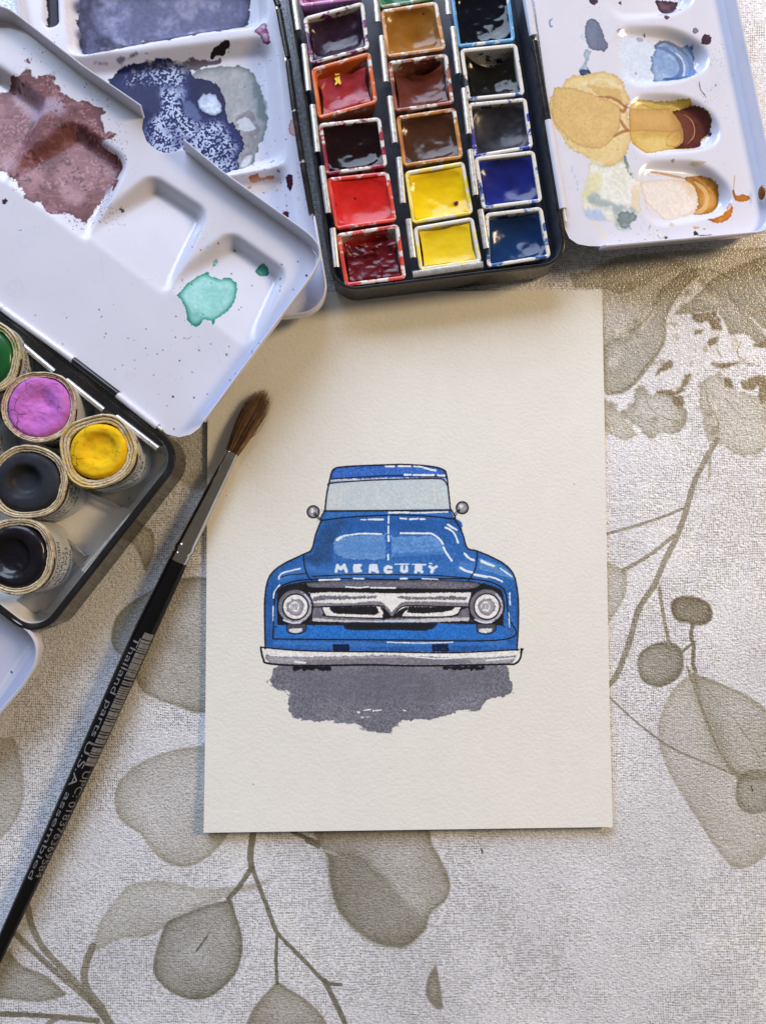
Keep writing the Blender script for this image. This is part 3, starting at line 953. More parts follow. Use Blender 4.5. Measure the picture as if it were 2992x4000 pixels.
# hand lettering across the hood
LT = {'M': [[(0, 1), (.12, 0), (.45, .6), (.8, 0), (1, 1)]], 'E': [[(.9, .05), (.15, .1), (.1, .95), (.95, .9)], [(.1, .5), (.75, .5)]], 'R': [[(.1, 1), (.15, .05), (.8, .05), (.85, .45), (.2, .5), (1, 1)]],
      'C': [[(1, .12), (.45, .0), (.1, .3), (.08, .7), (.4, 1), (1, .9)]], 'U': [[(.1, .05), (.1, .85), (.5, 1), (.9, .8), (.9, .05)]], 'Y': [[(0, .05), (.45, .45), (1, .05)], [(.45, .45), (.3, 1)]]}
for ch, x0, x1, y0, y1 in (('M', 360, 448, 945, 998), ('E', 512, 575, 942, 998), ('R', 645, 718, 945, 1002), ('C', 777, 835, 958, 1005), ('U', 920, 972, 953, 1000), ('R', 1040, 1100, 952, 1002), ('Y', 1165, 1225, 953, 1002)):
    for st in LT[ch]:
        ca.line(cv(*U, *[(x0 + a * (x1 - x0), y0 + b_ * (y1 - y0)) for a, b_ in st]), .95, (214, 222, 240), jit=.35)
ca.dots([(884, 1936, 1.6)], (90, 84, 74))
for (x, y) in ((990, 3060), (2240, 1890)):
    ca.line([(x, y), (x + 3, y + 3)], .22, (120, 112, 100))
ca.line([(2230, 3020), (2210, 3060), (2200, 3085)], .2, (232, 228, 220), .8, sm=True)
m_card = image_mat("cold_press_paper", ca, spec=.2, bmp=.16, bs=900, bdetail=3)

card = empty("painted_card", CARD.world(0, 0), "cream watercolour paper card painted with a blue pickup truck seen from the front", "painting")


def lift(u, v):
    """the sheet lies flat and its lower edge bows up a little"""
    t = np.clip((corn[:, 1].min() + 55 - v) / 55, 0, 1)
    return 1.3 * t ** 2.2 + .12 * math.sin(u * .085 + 1.0) * math.sin(v * .07 + .6)


def card_sheet(name, poly, dz, thick, parent, grid=3.0):
    """a piece of the card: top face cut to the outline, gently bowed"""
    p = ccw(poly)
    bm = bmesh.new()
    vs_ = [bm.verts.new((x * MM, y * MM, 0)) for x, y in p]
    bm.faces.new(vs_)
    l, h_ = p.min(0), p.max(0)
    for y in np.arange(math.ceil(l[1] / 6) * 6, h_[1], 6):
        bmesh.ops.bisect_plane(bm, geom=bm.verts[:] + bm.edges[:] + bm.faces[:], plane_co=(0, y * MM, 0), plane_no=(0, 1, 0))
    for x in np.arange(math.ceil(l[0] / 6) * 6, h_[0], 6):
        bmesh.ops.bisect_plane(bm, geom=bm.verts[:] + bm.edges[:] + bm.faces[:], plane_co=(x * MM, 0, 0), plane_no=(1, 0, 0))
    bm.faces.ensure_lookup_table()
    for q in bm.verts:
        q.co.z = (lift(q.co.x / MM, q.co.y / MM) + dz) * MM
    bmesh.ops.recalc_face_normals(bm, faces=bm.faces)
    if bm.faces[0].normal.z < 0:
        bmesh.ops.reverse_faces(bm, faces=bm.faces)
    if thick:
        r = bmesh.ops.extrude_face_region(bm, geom=bm.faces[:])
        # the copy goes up, the originals stay as the underside
        for q in [e for e in r['geom'] if isinstance(e, bmesh.types.BMVert)]:
            q.co.z += thick * MM
        bmesh.ops.recalc_face_normals(bm, faces=bm.faces)
    me = bpy.data.meshes.new(name)
    bm.to_mesh(me)
    bm.free()
    me.materials.append(m_card)
    if not thick:
        me.polygons.foreach_set("use_smooth", [True] * len(me.polygons))
    else:
        me.polygons.foreach_set("use_smooth", [True] * len(me.polygons))
        me.set_sharp_from_angle(angle=math.radians(40))
    ca.uv(me)
    o = bpy.data.objects.new(name, me)
    S.collection.objects.link(o)
    o.parent = parent
    return o


card_sheet("paper_sheet", corn, -1.45, 1.45, card)
tr_loc = lambda tr, pts: smooth(ca.pl.locs(cv(*tr, *pts)), True, 4)
truck = card_sheet("painted_truck", tr_loc(T, BODY), .02, 0, card)
card_sheet("painted_shadow", tr_loc(R_, SHW), .012, 0, card)
roof = [(488, 182), (495, 140), (520, 113), (600, 103), (740, 97), (900, 93), (1050, 103), (1120, 120), (1142, 145), (1146, 185), (1100, 174), (900, 176), (700, 182), (520, 195)]
card_sheet("painted_roof", tr_loc(T, roof), .03, 0, truck)
card_sheet("painted_windscreen", tr_loc(T, GLASS), .03, 0, truck)
card_sheet("painted_grille", tr_loc(R_, [(350, 262), (480, 250), (830, 258), (1180, 254), (1290, 256), (1290, 440), (820, 455), (350, 440)]), .03, 0, truck)
card_sheet("painted_bumper", tr_loc(R_, BUMP), .04, 0, truck)
for cx, cy in ((240, 342), (1405, 340)):
    card_sheet("painted_headlight", tr_loc(R_, [(cx + 110 * math.cos(a), cy + 110 * math.sin(a)) for a in np.linspace(0, 2 * math.pi, 14, endpoint=False)]), .045, 0, truck)
for cx, cy in ((163, 484), (1446, 449)):
    card_sheet("painted_mirror", tr_loc(U, [(cx + 54 * math.cos(a), cy + 54 * math.sin(a)) for a in np.linspace(0, 2 * math.pi, 12, endpoint=False)]), .03, 0, truck)


# ------------------------------------------------------------------ palettes of enamelled tin
def px_line(a, b, t):
    return (a[0] + (b[0] - a[0]) * t, a[1] + (b[1] - a[1]) * t)


def height_field(cvs, wells, step):
    """wells: list of callables (canvas)->(window, depth mm array)"""
    H = np.zeros((cvs.h, cvs.w), np.float32)
    for w, d in wells:
        if w is not None:
            H[w] = np.minimum(H[w], -d)
    return H


def well(cvs, pts, depth, wall, axis=None, h=-1.0, rnd=2.0, sharp=.5):
    """a pressed hollow: outline (photo positions on the flat sheet), wall width mm, optional ramp axis (deep end, shallow end)"""
    q = cvs.px(pts, 0)
    q = rounded(q, rnd * cvs.res) if rnd else q
    mg = wall * cvs.res * 1.5 + 6
    w = cvs.win(q[:, 0].min() - mg, q[:, 1].min() - mg, q[:, 0].max() + mg, q[:, 1].max() + mg)
    m = cvs.fill(q, w)
    r = wall * cvs.res / 2
    m = blur1(m, r)
    m = blur(m, max(1, r * sharp * .35), 2)
    d = m * depth
    if axis is not None:
        a, b = cvs.px(axis, 0)
        yy, xx = np.mgrid[w].astype(np.float32)
        ab = b - a
        t = ((xx - a[0]) * ab[0] + (yy - a[1]) * ab[1]) / float(ab @ ab)
        d = d * np.clip(1 - t, 0, 1)
    return w, d


def sample(A, cvs, p):
    """bilinear look-up at sheet coordinates (mm)"""
    q = (np.asarray(p) - cvs.lo) * cvs.res - .5
    x = np.clip(q[:, 0], 0, cvs.w - 1.001)
    y = np.clip(q[:, 1], 0, cvs.h - 1.001)
    ix, iy = x.astype(int), y.astype(int)
    fx, fy = x - ix, y - iy
    return A[iy, ix] * (1 - fx) * (1 - fy) + A[iy, ix + 1] * fx * (1 - fy) + A[iy + 1, ix] * (1 - fx) * fy + A[iy + 1, ix + 1] * fx * fy


def inside(poly, pts):
    x, y = pts[:, 0], pts[:, 1]
    r = np.zeros(len(pts), bool)
    a, b = poly, np.roll(poly, -1, 0)
    for (x1, y1), (x2, y2) in zip(a, b):
        if y1 == y2:
            continue
        c = ((y1 <= y) != (y2 <= y)) & (x < (x2 - x1) * (y - y1) / (y2 - y1) + x1)
        r ^= c
    return r


def nearest(poly, p):
    a, b = poly, np.roll(poly, -1, 0)
    ab = b - a
    L = np.maximum((ab ** 2).sum(1), 1e-9)
    t = np.clip(((p - a) * ab).sum(1) / L, 0, 1)
    q = a + ab * t[:, None]
    return q[np.argmin(((q - p) ** 2).sum(1))]


def pressed_sheet(name, cvs, outline, H, mat, parent, regions=(), step=.55, skirt=.45, pn="dried_paint"):
    """sheet cut to its outline, pressed with the hollows; dried paint patches become children that share its surface"""
    out = ccw(outline)
    lo, hi = out.min(0) - step, out.max(0) + step
    xs, ys = np.arange(lo[0], hi[0] + step, step), np.arange(lo[1], hi[1] + step, step)
    X, Y = np.meshgrid(xs, ys)
    pts = np.stack([X.ravel(), Y.ravel()], 1)
    ins = inside(out, pts)
    nx, ny = len(xs), len(ys)
    I = ins.reshape(ny, nx)
    quad = np.stack([I[:-1, :-1], I[:-1, 1:], I[1:, 1:], I[1:, :-1]], -1)
    keep = quad.sum(-1) >= 1
    jj, ii = np.nonzero(keep)
    idx = np.stack([jj * nx + ii, jj * nx + ii + 1, (jj + 1) * nx + ii + 1, (jj + 1) * nx + ii], 1)
    used = np.unique(idx)
    for k in used[~ins[used]]:
        pts[k] = nearest(out, pts[k])
    z = sample(H, cvs, pts)
    cen = pts[idx].mean(1)
    lab = np.zeros(len(idx), int)
    for r, (nm, w, m, lb) in enumerate(regions):
        if w is None:
            continue
        F = np.zeros((cvs.h, cvs.w), np.float32)
        F[w] = m
        lab[sample(F, cvs, cen) > .5] = r + 1
    root = None
    for r in range(len(regions) + 1):
        f = idx[lab == r]
        if len(f) == 0:
            continue
        u, inv = np.unique(f, return_inverse=True)
        mb = MB()
        mb.v = [(pts[k, 0] * MM, pts[k, 1] * MM, z[k] * MM) for k in u]
        mb.f = [tuple(q) for q in inv.reshape(-1, 4)]
        mb.mi = [0] * len(mb.f)
        me = bpy.data.meshes.new(name if r == 0 else pn)
        me.from_pydata(mb.v, [], mb.f)
        me.validate()
        me.materials.append(mat)
        me.polygons.foreach_set("use_smooth", [True] * len(me.polygons))
        cvs.uv(me)
        o = bpy.data.objects.new(name if r == 0 else regions[r - 1][0], me)
        S.collection.objects.link(o)
        if r == 0:
            root = o
            o.parent = parent
            o.matrix_local = under(parent) @ cvs.pl.M
        else:
            o.parent = root
            if regions[r - 1][3]:
                o['label'] = regions[r - 1][3]
    # folded edge below the sheet so that it has thickness
    mb = MB()
    zz = sample(H, cvs, out)
    n = normals2(out, True)
    k = len(out)
    vs_ = [(out[i][0] * MM, out[i][1] * MM, zz[i] * MM) for i in range(k)] + [((out[i] - n[i] * .25)[0] * MM, (out[i] - n[i] * .25)[1] * MM, (zz[i] - skirt) * MM) for i in range(k)]
    mb.add(vs_, [(i, (i + 1) % k, k + (i + 1) % k, k + i) for i in range(k)])
    e = mb.build("sheet_edge", M_WHITE, root)
    return root


def rim_prof(h, flare=.9, t=.7, down=-.4):
    """upright lip with a rounded rolled top"""
    return [(0, down), (0, .2), (flare * .15, .5), (flare, h - .35), (flare + .1, h - .08), (flare + .35, h + .06), (flare + t - .05, h - .1), (flare + t + .05, h - .45), (t + .1, .3), (t, down)]


def rim(name, plane, path, prof, mat, parent, closed=False):
    mb = MB()
    mb.sweep(path, prof, closed)
    return mb.build(name, mat, parent)


def wear(cvs, rect, seed, n=26, rings=7):
    """fine scratches, dried water rings and faint old tints on enamel"""
    rg = random.Random(seed)
    x0, y0, x1, y1 = rect
    for _ in range(n):
        x, y, a_, L = rg.uniform(x0, x1), rg.uniform(y0, y1), rg.uniform(0, 6.28), rg.uniform(15, 110)
        c_ = rg.choice([(186, 186, 202), (214, 214, 228), (178, 176, 190)])
        cvs.line([(x, y), (x + math.cos(a_) * L * .5 + rg.uniform(-4, 4), y + math.sin(a_) * L * .5 + rg.uniform(-4, 4)), (x + math.cos(a_) * L, y + math.sin(a_) * L)], rg.uniform(.10, .22), c_, rg.uniform(.3, .7), sm=True, taper=True)
    for _ in range(rings):
        x, y, r_ = rg.uniform(x0, x1), rg.uniform(y0, y1), rg.uniform(10, 60)
        p_ = [(x + math.cos(t) * r_ * rg.uniform(.7, 1.2), y + math.sin(t) * r_ * rg.uniform(.6, 1.1)) for t in np.linspace(0, 6.28, 9, endpoint=False)]
        f_ = rg.choice([(196, 194, 206), (200, 192, 196), (188, 196, 208), (204, 198, 188)])
        cvs.wash(p_, f_, (182, 180, 194), a=rg.uniform(.15, .4), rag=.4, soft=.1, ew=.4, rough=.3)


# ---- the three visible mixing palettes are described on their own flat sheets
TIN_T = empty("paint_tin", P(1600, 500, 0), "black watercolour tin filled with square paint pans, white palettes folded out on both sides", "paint tin", "open watercolour tins")
TIN_L = empty("paint_tin", P(200, 1900, 0), "black watercolour tin holding round cloth wrapped paints, its lid stained maroon and green", "paint tin", "open watercolour tins")
ENA = dict(conv=lambda c: alb(c, (214, 212, 208), .80))

# ================= palette B: mixing lid of the pan tin (upper left) =================
PB = Plane((1130, 400, 8.0), (1190, 900, 8.0), (150, 300, 4.0))
b_out_px = [(60, -200), (1045, -200), (1224, 869), (1283, 1218), (352, 1333)]
b_loc = PB.locs(b_out_px)
b_out = rounded(b_loc, [4, 2, 2, 8, 8])
cb = Canvas(PB, b_loc.min(0) - 2, b_loc.max(0) + 2, 7.5, (200, 200, 212), .17, **ENA)
X1 = (0, 0, .4834)
X2 = (500, 0, .4834)
X3 = (600, 700, .4834)
SB = []
wear(cb, (150, 0, 1200, 1200), 51, 30, 10)
g = fbm(cb.h, cb.w, 60, 12, 4)[..., None]
cb.gk = .45
cb.rgb *= 1 + .05 * (g - .5)
# smoky wash over the big hollow
r = cb.wash(cv(*X1, (600, -120), (600, 60), (620, 300), (650, 405), (760, 412), (1100, 350), (1655, 262), (1960, 170), (2000, 60), (2020, -120)), (86, 90, 124), (30, 30, 54), a=.95, rag=.8, grain=.22, mottle=(128, 131, 164), ms=7, ew=2.4, rough=.55)
SB.append(("dried_paint",) + r + ("smoky grey wash dried in the big hollow",))
cb.wash(cv(*X1, (600, -120), (600, 100), (630, 330), (660, 400), (760, 405), (980, 350), (900, 250), (760, 230), (740, 100), (790, -120)), (38, 38, 60), a=.8, rag=1.6, soft=.5, grain=.25, mottle=(70, 70, 100), ms=3)
cb.wash(cv(*X1, (760, 330), (1100, 285), (1655, 190), (1655, 215), (1200, 310), (800, 385)), (60, 50, 58), a=.75, rag=.9, grain=.4, mottle=(110, 104, 116), ms=1.5)
cb.wash(cv(*X1, (880, 310), (1200, 262), (1655, 175), (1655, 195), (1100, 290)), (186, 184, 196), a=.6, rag=.8)
cb.wash(cv(*X1, (900, -60), (1250, -40), (1500, 80), (1600, 30), (1700, -80)), (170, 170, 194), a=.5, rag=2, soft=.6, mottle=(130, 130, 156), ms=3)
for k in range(34):
    rg = random.Random(k)
    x, y = rg.uniform(700, 1600), rg.uniform(-20, 240)
    cb.wash(cv(*X1, (x, y), (x + rg.uniform(10, 50), y - 12), (x + rg.uniform(30, 70), y + 10), (x + 12, y + 24)), (86, 84, 116), a=.45, rag=.7)
# ledge smears and the black slit at the left
cb.wash(cv(*X1, (362, -60), (460, -60), (466, 160), (440, 200), (400, 212), (375, 190)), (40, 38, 50), (22, 20, 28), rag=.3, rough=.4)
cb.wash(cv(*X1, (500, -60), (540, -60), (590, 320), (600, 420), (570, 400), (530, 200)), (206, 204, 210), a=.8, rag=.4)
cb.wash(cv(*X1, (700, 478), (900, 470), (1120, 405), (1100, 440), (900, 490), (760, 492)), (88, 86, 106), a=.8, rag=.6, soft=.1)
cb.wash(cv(*X2, (0, 432), (80, 420), (60, 440), (0, 452)), (70, 66, 90), a=.8, rag=.4)
cb.wash(cv(*X2, (635, 440), (690, 372), (780, 325), (828, 318), (822, 345), (760, 400), (690, 418)), (34, 26, 26), (20, 16, 18), rag=.45, rough=.35)
cb.wash(cv(*X2, (400, 455), (560, 440), (735, 440), (720, 460), (560, 500), (440, 520)), (60, 50, 64), a=.8, rag=.7)
# pale grey green bloom
r = cb.wash(cv(*X2, (450, 560), (600, 500), (740, 488), (900, 485), (1000, 560), (1060, 680), (1085, 780), (1105, 930), (1080, 1050), (1045, 1150), (1000, 1270), (930, 1325), (870, 1330), (820, 1200), (700, 900), (480, 700)), (142, 146, 150), (92, 104, 104), a=.93, rag=.7, grain=.16, mottle=(156, 158, 162), ms=5, ew=1.6, rough=.6)
SB.append(("dried_paint",) + r + ("pale grey green bloom dried beside the navy paint",))
cb.wash(cv(*X2, (940, 560), (1040, 640), (1085, 790), (1100, 930), (1040, 900), (1000, 700)), (98, 110, 112), a=.7, rag=.8, soft=.2)
cb.wash(cv(*X2, (835, 920), (900, 870), (990, 850), (1050, 960), (1040, 1050), (990, 1200), (900, 1280), (880, 1150), (900, 1060)), (110, 104, 112), a=.7, rag=.8, mottle=(140, 138, 146), ms=3)
cb.wash(cv(*X2, (860, 930), (930, 900), (1000, 960), (1020, 1000), (940, 1022), (885, 1000)), (186, 192, 204), a=.9, rag=.4)
cb.wash(cv(*X2, (880, 1280), (940, 1210), (1000, 1195), (985, 1260), (930, 1315), (880, 1320)), (192, 196, 206), (110, 108, 116), a=.9, rag=.3)
# navy puddle
NAVY = [(-80, 500), (60, 478), (180, 455), (300, 440), (370, 470), (470, 500), (500, 575), (560, 585), (640, 615), (710, 660), (755, 740), (775, 900), (860, 985), (912, 1080), (905, 1180), (865, 1250), (895, 1330), (790, 1365), (700, 1420), (300, 1500), (-200, 1200), (-300, 900), (-200, 640)]
r = cb.wash(cv(*X2, *NAVY), (22, 27, 70), (12, 14, 44), rag=.5, grain=.2, mottle=(34, 40, 86), ms=5, rough=.42)
SB.append(("dried_paint",) + r + ("navy puddle crackled with white",))
# crackled white skin: threshold of fine noise inside soft zones
for zone, thr, sc in (([(-60, 545), (380, 500), (430, 560), (440, 640), (380, 680), (240, 640), (-60, 650)], .52, .5), ([(240, 640), (440, 660), (420, 800), (460, 900), (560, 950), (700, 940), (800, 1010), (860, 1120), (840, 1240), (850, 1330), (780, 1350), (600, 1380), (100, 1300), (120, 1000), (200, 900), (230, 760)], .40, .62)):
    w, m = cb.mask(cv(*X2, *zone), 1.0, .9)
    n = .8 * gnoise(*m.shape, 1, 91) + .2 * gnoise(*m.shape, 5, 93)
    n2 = fbm(*m.shape, sc * cb.res * 5, 92, 3)
    cb.put(w, sstep(n, thr - .04, thr + .12) * m * np.clip(.35 + 1.1 * n2, 0, 1), cb.conv((170, 182, 208)), .6)
cb.wash(cv(*X2, (0, 640), (180, 640), (240, 700), (230, 850), (150, 900), (120, 830), (0, 760), (-100, 700)), (44, 48, 84), a=.8, rag=.8, soft=.4)
cb.wash(cv(*X2, (420, 780), (480, 760), (530, 830), (570, 900), (520, 920), (440, 880)), (92, 104, 142), a=.8, rag=.5, soft=.3)
cb.wash(cv(*X2, (525, 720), (560, 640), (640, 625), (720, 680), (765, 780), (750, 880), (680, 905), (590, 880), (540, 800)), (34, 34, 66), (24, 22, 50), rag=.2)
cb.wash(cv(*X2, (536, 770), (560, 740), (585, 700), (610, 725), (640, 690), (655, 715), (690, 715), (730, 800), (735, 850), (690, 885), (620, 870), (560, 830)), (164, 178, 204), (120, 134, 168), rag=.3, grain=.25, mottle=(188, 200, 220), ms=1.5)
cb.wash(cv(*X2, (0, 505), (200, 462), (330, 450), (480, 480), (470, 560), (380, 500), (200, 505), (0, 560)), (34, 36, 64), a=.6, rag=.7, mottle=(130, 128, 130), ms=1.2)
# small marks
cb.wash(cv(*X2, (1020, 255), (1060, 215), (1085, 185), (1120, 212), (1145, 330), (1130, 355), (1085, 320), (1060, 280)), (132, 62, 92), (96, 26, 50), rag=.3, mottle=(190, 160, 190), ms=1.5, rough=.3)
for pts in ([(962, 1415), (1000, 1395), (1045, 1385), (1055, 1410), (1120, 1400), (1170, 1395), (1165, 1425), (1100, 1420), (1020, 1440), (975, 1438)], [(940, 1480), (980, 1465), (1002, 1482), (970, 1480), (950, 1495)], [(1195, 1365), (1215, 1360), (1218, 1380), (1200, 1380)]):
    cb.wash(cv(*X2, *pts), (168, 104, 74), (140, 62, 34), rag=.25, ew=.3, rough=.3)
cb.wash(cv(*X2, (1272, 1420), (1300, 1403), (1332, 1420), (1332, 1490), (1310, 1540), (1285, 1500)), (58, 26, 44), (40, 14, 28), rag=.08, rough=.2)
cb.wash(cv(*X2, (1228, 1690), (1260, 1675), (1290, 1690), (1290, 1740), (1270, 1720), (1240, 1715)), (88, 30, 52), (60, 16, 34), rag=.15, rough=.25)
cb.wash(cv(*X2, (1300, 1030), (1320, 970), (1350, 955), (1380, 990), (1380, 1080), (1350, 1100), (1310, 1080)), (190, 150, 150), (126, 70, 70), rag=.05, ew=.3)
cb.wash(cv(*X2, (1130, 1275), (1160, 1255), (1178, 1270), (1150, 1290)), (170, 178, 184), (90, 104, 108), rag=.05, ew=.25)
cb.wash(cv(*X2, (900, 1440), (1230, 1390), (1230, 1490), (1010, 1525), (960, 1530)), (196, 180, 168), a=.5, rag=.8, soft=.4)  # beige shade painted onto the top wall of the third hollow
for x, y, rr in ((1272, 1635, 7), (1263, 1550, 4), (1220, 1440, 5), (1100, 1360, 4), (1050, 1335, 4), (1000, 1295, 5), (1080, 1520, 6), (1190, 1500, 5), (1275, 1125, 7), (1105, 1195, 4), (1175, 1100, 4), (800, 385, 4)):
    cb.line(cv(*X2, (x, y), (x + 3, y + 3)), rr * .05, (92, 40, 48) if y > 1300 else (70, 74, 84))
cb.specks((1000, 150, 1180, 900), 46, (.04, .14), (60, 60, 76), 4)
cb.specks((1050, 600, 1230, 860), 22, (.04, .16), (110, 40, 50), 6)
cb.specks((170, 100, 260, 200), 8, (.05, .2), (60, 56, 70), 8)
m_b = image_mat("mixing_lid_enamel", cb, spec=.16, coat=.03, bmp=.03, bs=700)
Hb = height_field(cb, [
    well(cb, cv(*X1, (530, -400), (560, 90), (600, 425), (1655, 225), (2130, 175), (2080, -400)), 3.6, 3.0, rnd=3),
    well(cb, cv(*X2, (-700, 520), (0, 470), (1060, 340), (1140, 380), (1230, 1290), (830, 1380), (-400, 1500)), 3.4, 4.0, rnd=3),
    well(cb, cv(*X2, (400, 1480), (830, 1420), (1225, 1380), (1260, 1400), (1370, 2100), (600, 2300)), 3.2, 3.8, rnd=3),
    well(cb, cv(*X1, (352, -400), (365, 190), (395, 215), (470, 190), (450, -400)), 2.0, .8, rnd=1)], .6)
pal_b = pressed_sheet("mixing_palette", cb, b_out, Hb, m_b, TIN_T, SB, step=.5)
nb = rounded(b_loc, [4, 0, 0, 8, 8])
path = ccw(rounded([b_loc[2], b_loc[3], b_loc[4], b_loc[0], b_loc[1]], [0, 8, 8, 4, 0], closed=False))
if np.linalg.norm(path[0] - b_loc[1]) > 1e-3 and np.linalg.norm(path[0] - b_loc[2]) > 1e-3:
    path = path
rim("palette_rim", PB, path, rim_prof(4.6, .5), M_WHITE, pal_b)

# ================= palette C: lid of the round paint tin =================
PC = Plane((300, 1400, 14.5), (628, 1676, 14.5), (1000, 740, 15.5))
c_a = [(-420, 860), (-420, 90), (0, 80), (53, 89), (97, 121), (338, 309), (561, 462)]
c_notch = [(556, 503), (573, 551), (608, 585), (648, 598), (686, 592), (712, 576)]
c_b = [(720, 588), (871, 714), (1175, 932)]
c_c = [(1214, 963), (1236, 1000), (1228, 1062), (1095, 1240), (797, 1645)]
c_d = [(780, 1672), (748, 1696), (701, 1708), (652, 1695), (628, 1676), (305, 1403), (24, 1200)]
c_px = c_a + c_notch + c_b + c_c + c_d
c_loc = PC.locs(c_px)
cc = Canvas(PC, c_loc.min(0) - 2, c_loc.max(0) + 2, 6.0, (200, 200, 212), .17, **ENA)
cc.gk = .45
cc.rgb *= 1 + .04 * (fbm(cc.h, cc.w, 70, 14, 4)[..., None] - .5)
MAR = [(-200, 690), (0, 690), (50, 650), (85, 600), (95, 590), (150, 610), (172, 605), (180, 580), (230, 550), (262, 575), (255, 620), (300, 640), (330, 612), (420, 600), (455, 615), (450, 680), (492, 712), (470, 745), (560, 780), (640, 828), (650, 805), (720, 830), (820, 880), (862, 905), (810, 945), (815, 990), (842, 1010), (850, 1078), (900, 1062), (948, 1085), (900, 1112), (818, 1142), (860, 1210), (945, 1250), (975, 1300), (962, 1350), (905, 1415), (932, 1412), (950, 1440), (915, 1540), (882, 1540), (905, 1450), (860, 1500), (780, 1620), (720, 1740), (680, 1805), (662, 1762), (600, 1755), (560, 1712), (500, 1722), (430, 1735), (378, 1712), (345, 1670), (330, 1622), (250, 1622), (175, 1595), (212, 1580), (190, 1530), (140, 1480), (130, 1420), (98, 1432), (60, 1400), (0, 1375), (-200, 1370)]
SC = []
wear(cc, (0, 100, 1250, 1680), 52, 50, 14)
r = cc.wash(cv(*X1, *MAR), (104, 60, 64), (76, 34, 36), rag=.45, amp=1.1, sm=False, grain=.22, gs=.35, mottle=(136, 92, 98), ms=6, ew=1.2, rough=.6)
SC.append(("dried_paint",) + r + ("maroon wash with ragged edges dried across the lid",))
for pts, col, a in (([(60, 680), (170, 640), (260, 700), (340, 800), (330, 900), (270, 1000), (250, 1080), (220, 1040), (240, 930), (160, 880), (120, 800), (60, 780)], (178, 158, 178), .8),
                    ([(350, 820), (430, 760), (520, 830), (560, 900), (470, 930), (400, 910), (330, 950), (270, 1060), (240, 1080), (300, 940)], (176, 164, 188), .7),
                    ([(0, 1220), (90, 1260), (170, 1320), (160, 1390), (90, 1390), (0, 1330)], (166, 138, 150), .6),
                    ([(520, 1100), (640, 1080), (800, 1200), (880, 1300), (760, 1350), (640, 1420), (700, 1560), (600, 1640), (480, 1560), (420, 1400), (480, 1280)], (142, 100, 106), .55),
                    ([(420, 1480), (520, 1430), (660, 1560), (680, 1640), (560, 1640)], (168, 136, 146), .55), ([(150, 1400), (300, 1380), (320, 1470), (200, 1500)], (154, 116, 124), .5)):
    cc.wash(cv(*X1, *pts), col, a=a, rag=1.0, soft=.7, grain=.3, gs=.4)
for pts, a in (([(300, 960), (450, 900), (640, 860), (820, 1000), (830, 1080), (700, 1040), (560, 1060), (420, 1180), (300, 1300), (230, 1280), (300, 1120)], .08), ([(590, 1050), (640, 1020), (740, 1080), (830, 1140), (820, 1160), (700, 1100), (620, 1075)], .7),
               ([(260, 1330), (350, 1250), (480, 1150), (590, 1060), (600, 1080), (480, 1180), (360, 1290), (280, 1350)], .45), ([(180, 590), (240, 555), (250, 620), (330, 640), (440, 610), (440, 680), (340, 680), (200, 640)], .7), ([(700, 1500), (860, 1400), (940, 1300), (960, 1340), (800, 1580), (690, 1760), (650, 1720)], .5)):
    cc.wash(cv(*X1, *pts), (88, 50, 46), a=a, rag=.8, soft=.4, grain=.35, mottle=(98, 54, 54), ms=3)  # darker stain edges, plus shade painted in bands along the hollow's walls
w, m = cc.mask(cv(*X1, *MAR), .4, 0, sm=False)
cc.put(w, m * sstep(gnoise(*m.shape, 1, 55), .72, .90) * sstep(fbm(*m.shape, 24, 56, 3), .42, .62) * .75, cc.conv((70, 36, 40)))
cc.put(w, m * sstep(gnoise(*m.shape, 1, 57), .70, .92) * sstep(fbm(*m.shape, 30, 58, 3), .40, .6) * .55, cc.conv((176, 138, 148)))
st = fbm(*m.shape, 5, 59, 4, aspect=5)
cc.put(w, m * sstep(st, .56, .72) * .35, cc.conv((156, 118, 126)))
for rg_, n, sd in (((50, 640, 110, 760), 34, 1), ((250, 800, 480, 870), 70, 2), ((395, 480, 500, 640), 70, 3), ((330, 300, 430, 440), 40, 4), ((80, 190, 210, 260), 20, 5), ((380, 690, 440, 860), 40, 6), ((280, 840, 360, 900), 30, 7)):
    cc.specks(rg_, n, (.04, .17), (96, 52, 58), sd)
cc.wash(cv(*X1, (210, 480), (235, 470), (245, 500), (255, 515), (225, 510)), (120, 58, 66), (84, 36, 40), rag=.2)
cc.wash(cv(*X1, (22, 1620), (45, 1605), (68, 1620), (48, 1650), (28, 1645)), (96, 60, 70), (60, 36, 44), rag=.1)
cc.wash(cv(*X1, (952, 1670), (975, 1660), (992, 1685), (975, 1700)), (88, 76, 66), (44, 36, 30), rag=.08, ew=.2)
GRN = [(430, 722), (442, 765), (540, 792), (565, 775), (605, 770), (625, 795), (662, 812), (660, 900), (640, 990), (590, 1060), (500, 1130), (482, 1178), (470, 1142), (430, 1132), (400, 1135), (378, 1180), (345, 1192), (310, 1180), (272, 1140), (265, 1060), (230, 980), (188, 940), (240, 875), (280, 825), (350, 770), (400, 742)]
r = cc.wash(cv(*X3, *GRN), (142, 194, 190), (12, 112, 88), rag=.16, grain=.12, mottle=(126, 184, 178), ms=4, ew=.95, ek=1.1, sm=False, rough=.45)
SC.append(("dried_paint",) + r + ("pale green puddle with a dark green edge",))
r = cc.wash(cv(*X3, (804, 712), (828, 672), (870, 654), (908, 680), (915, 725), (892, 746), (840, 746)), (70, 140, 126), (8, 88, 70), rag=.06, ew=.7, rough=.3)
SC.append(("dried_paint",) + r + ("small dark green drop beside the green puddle",))
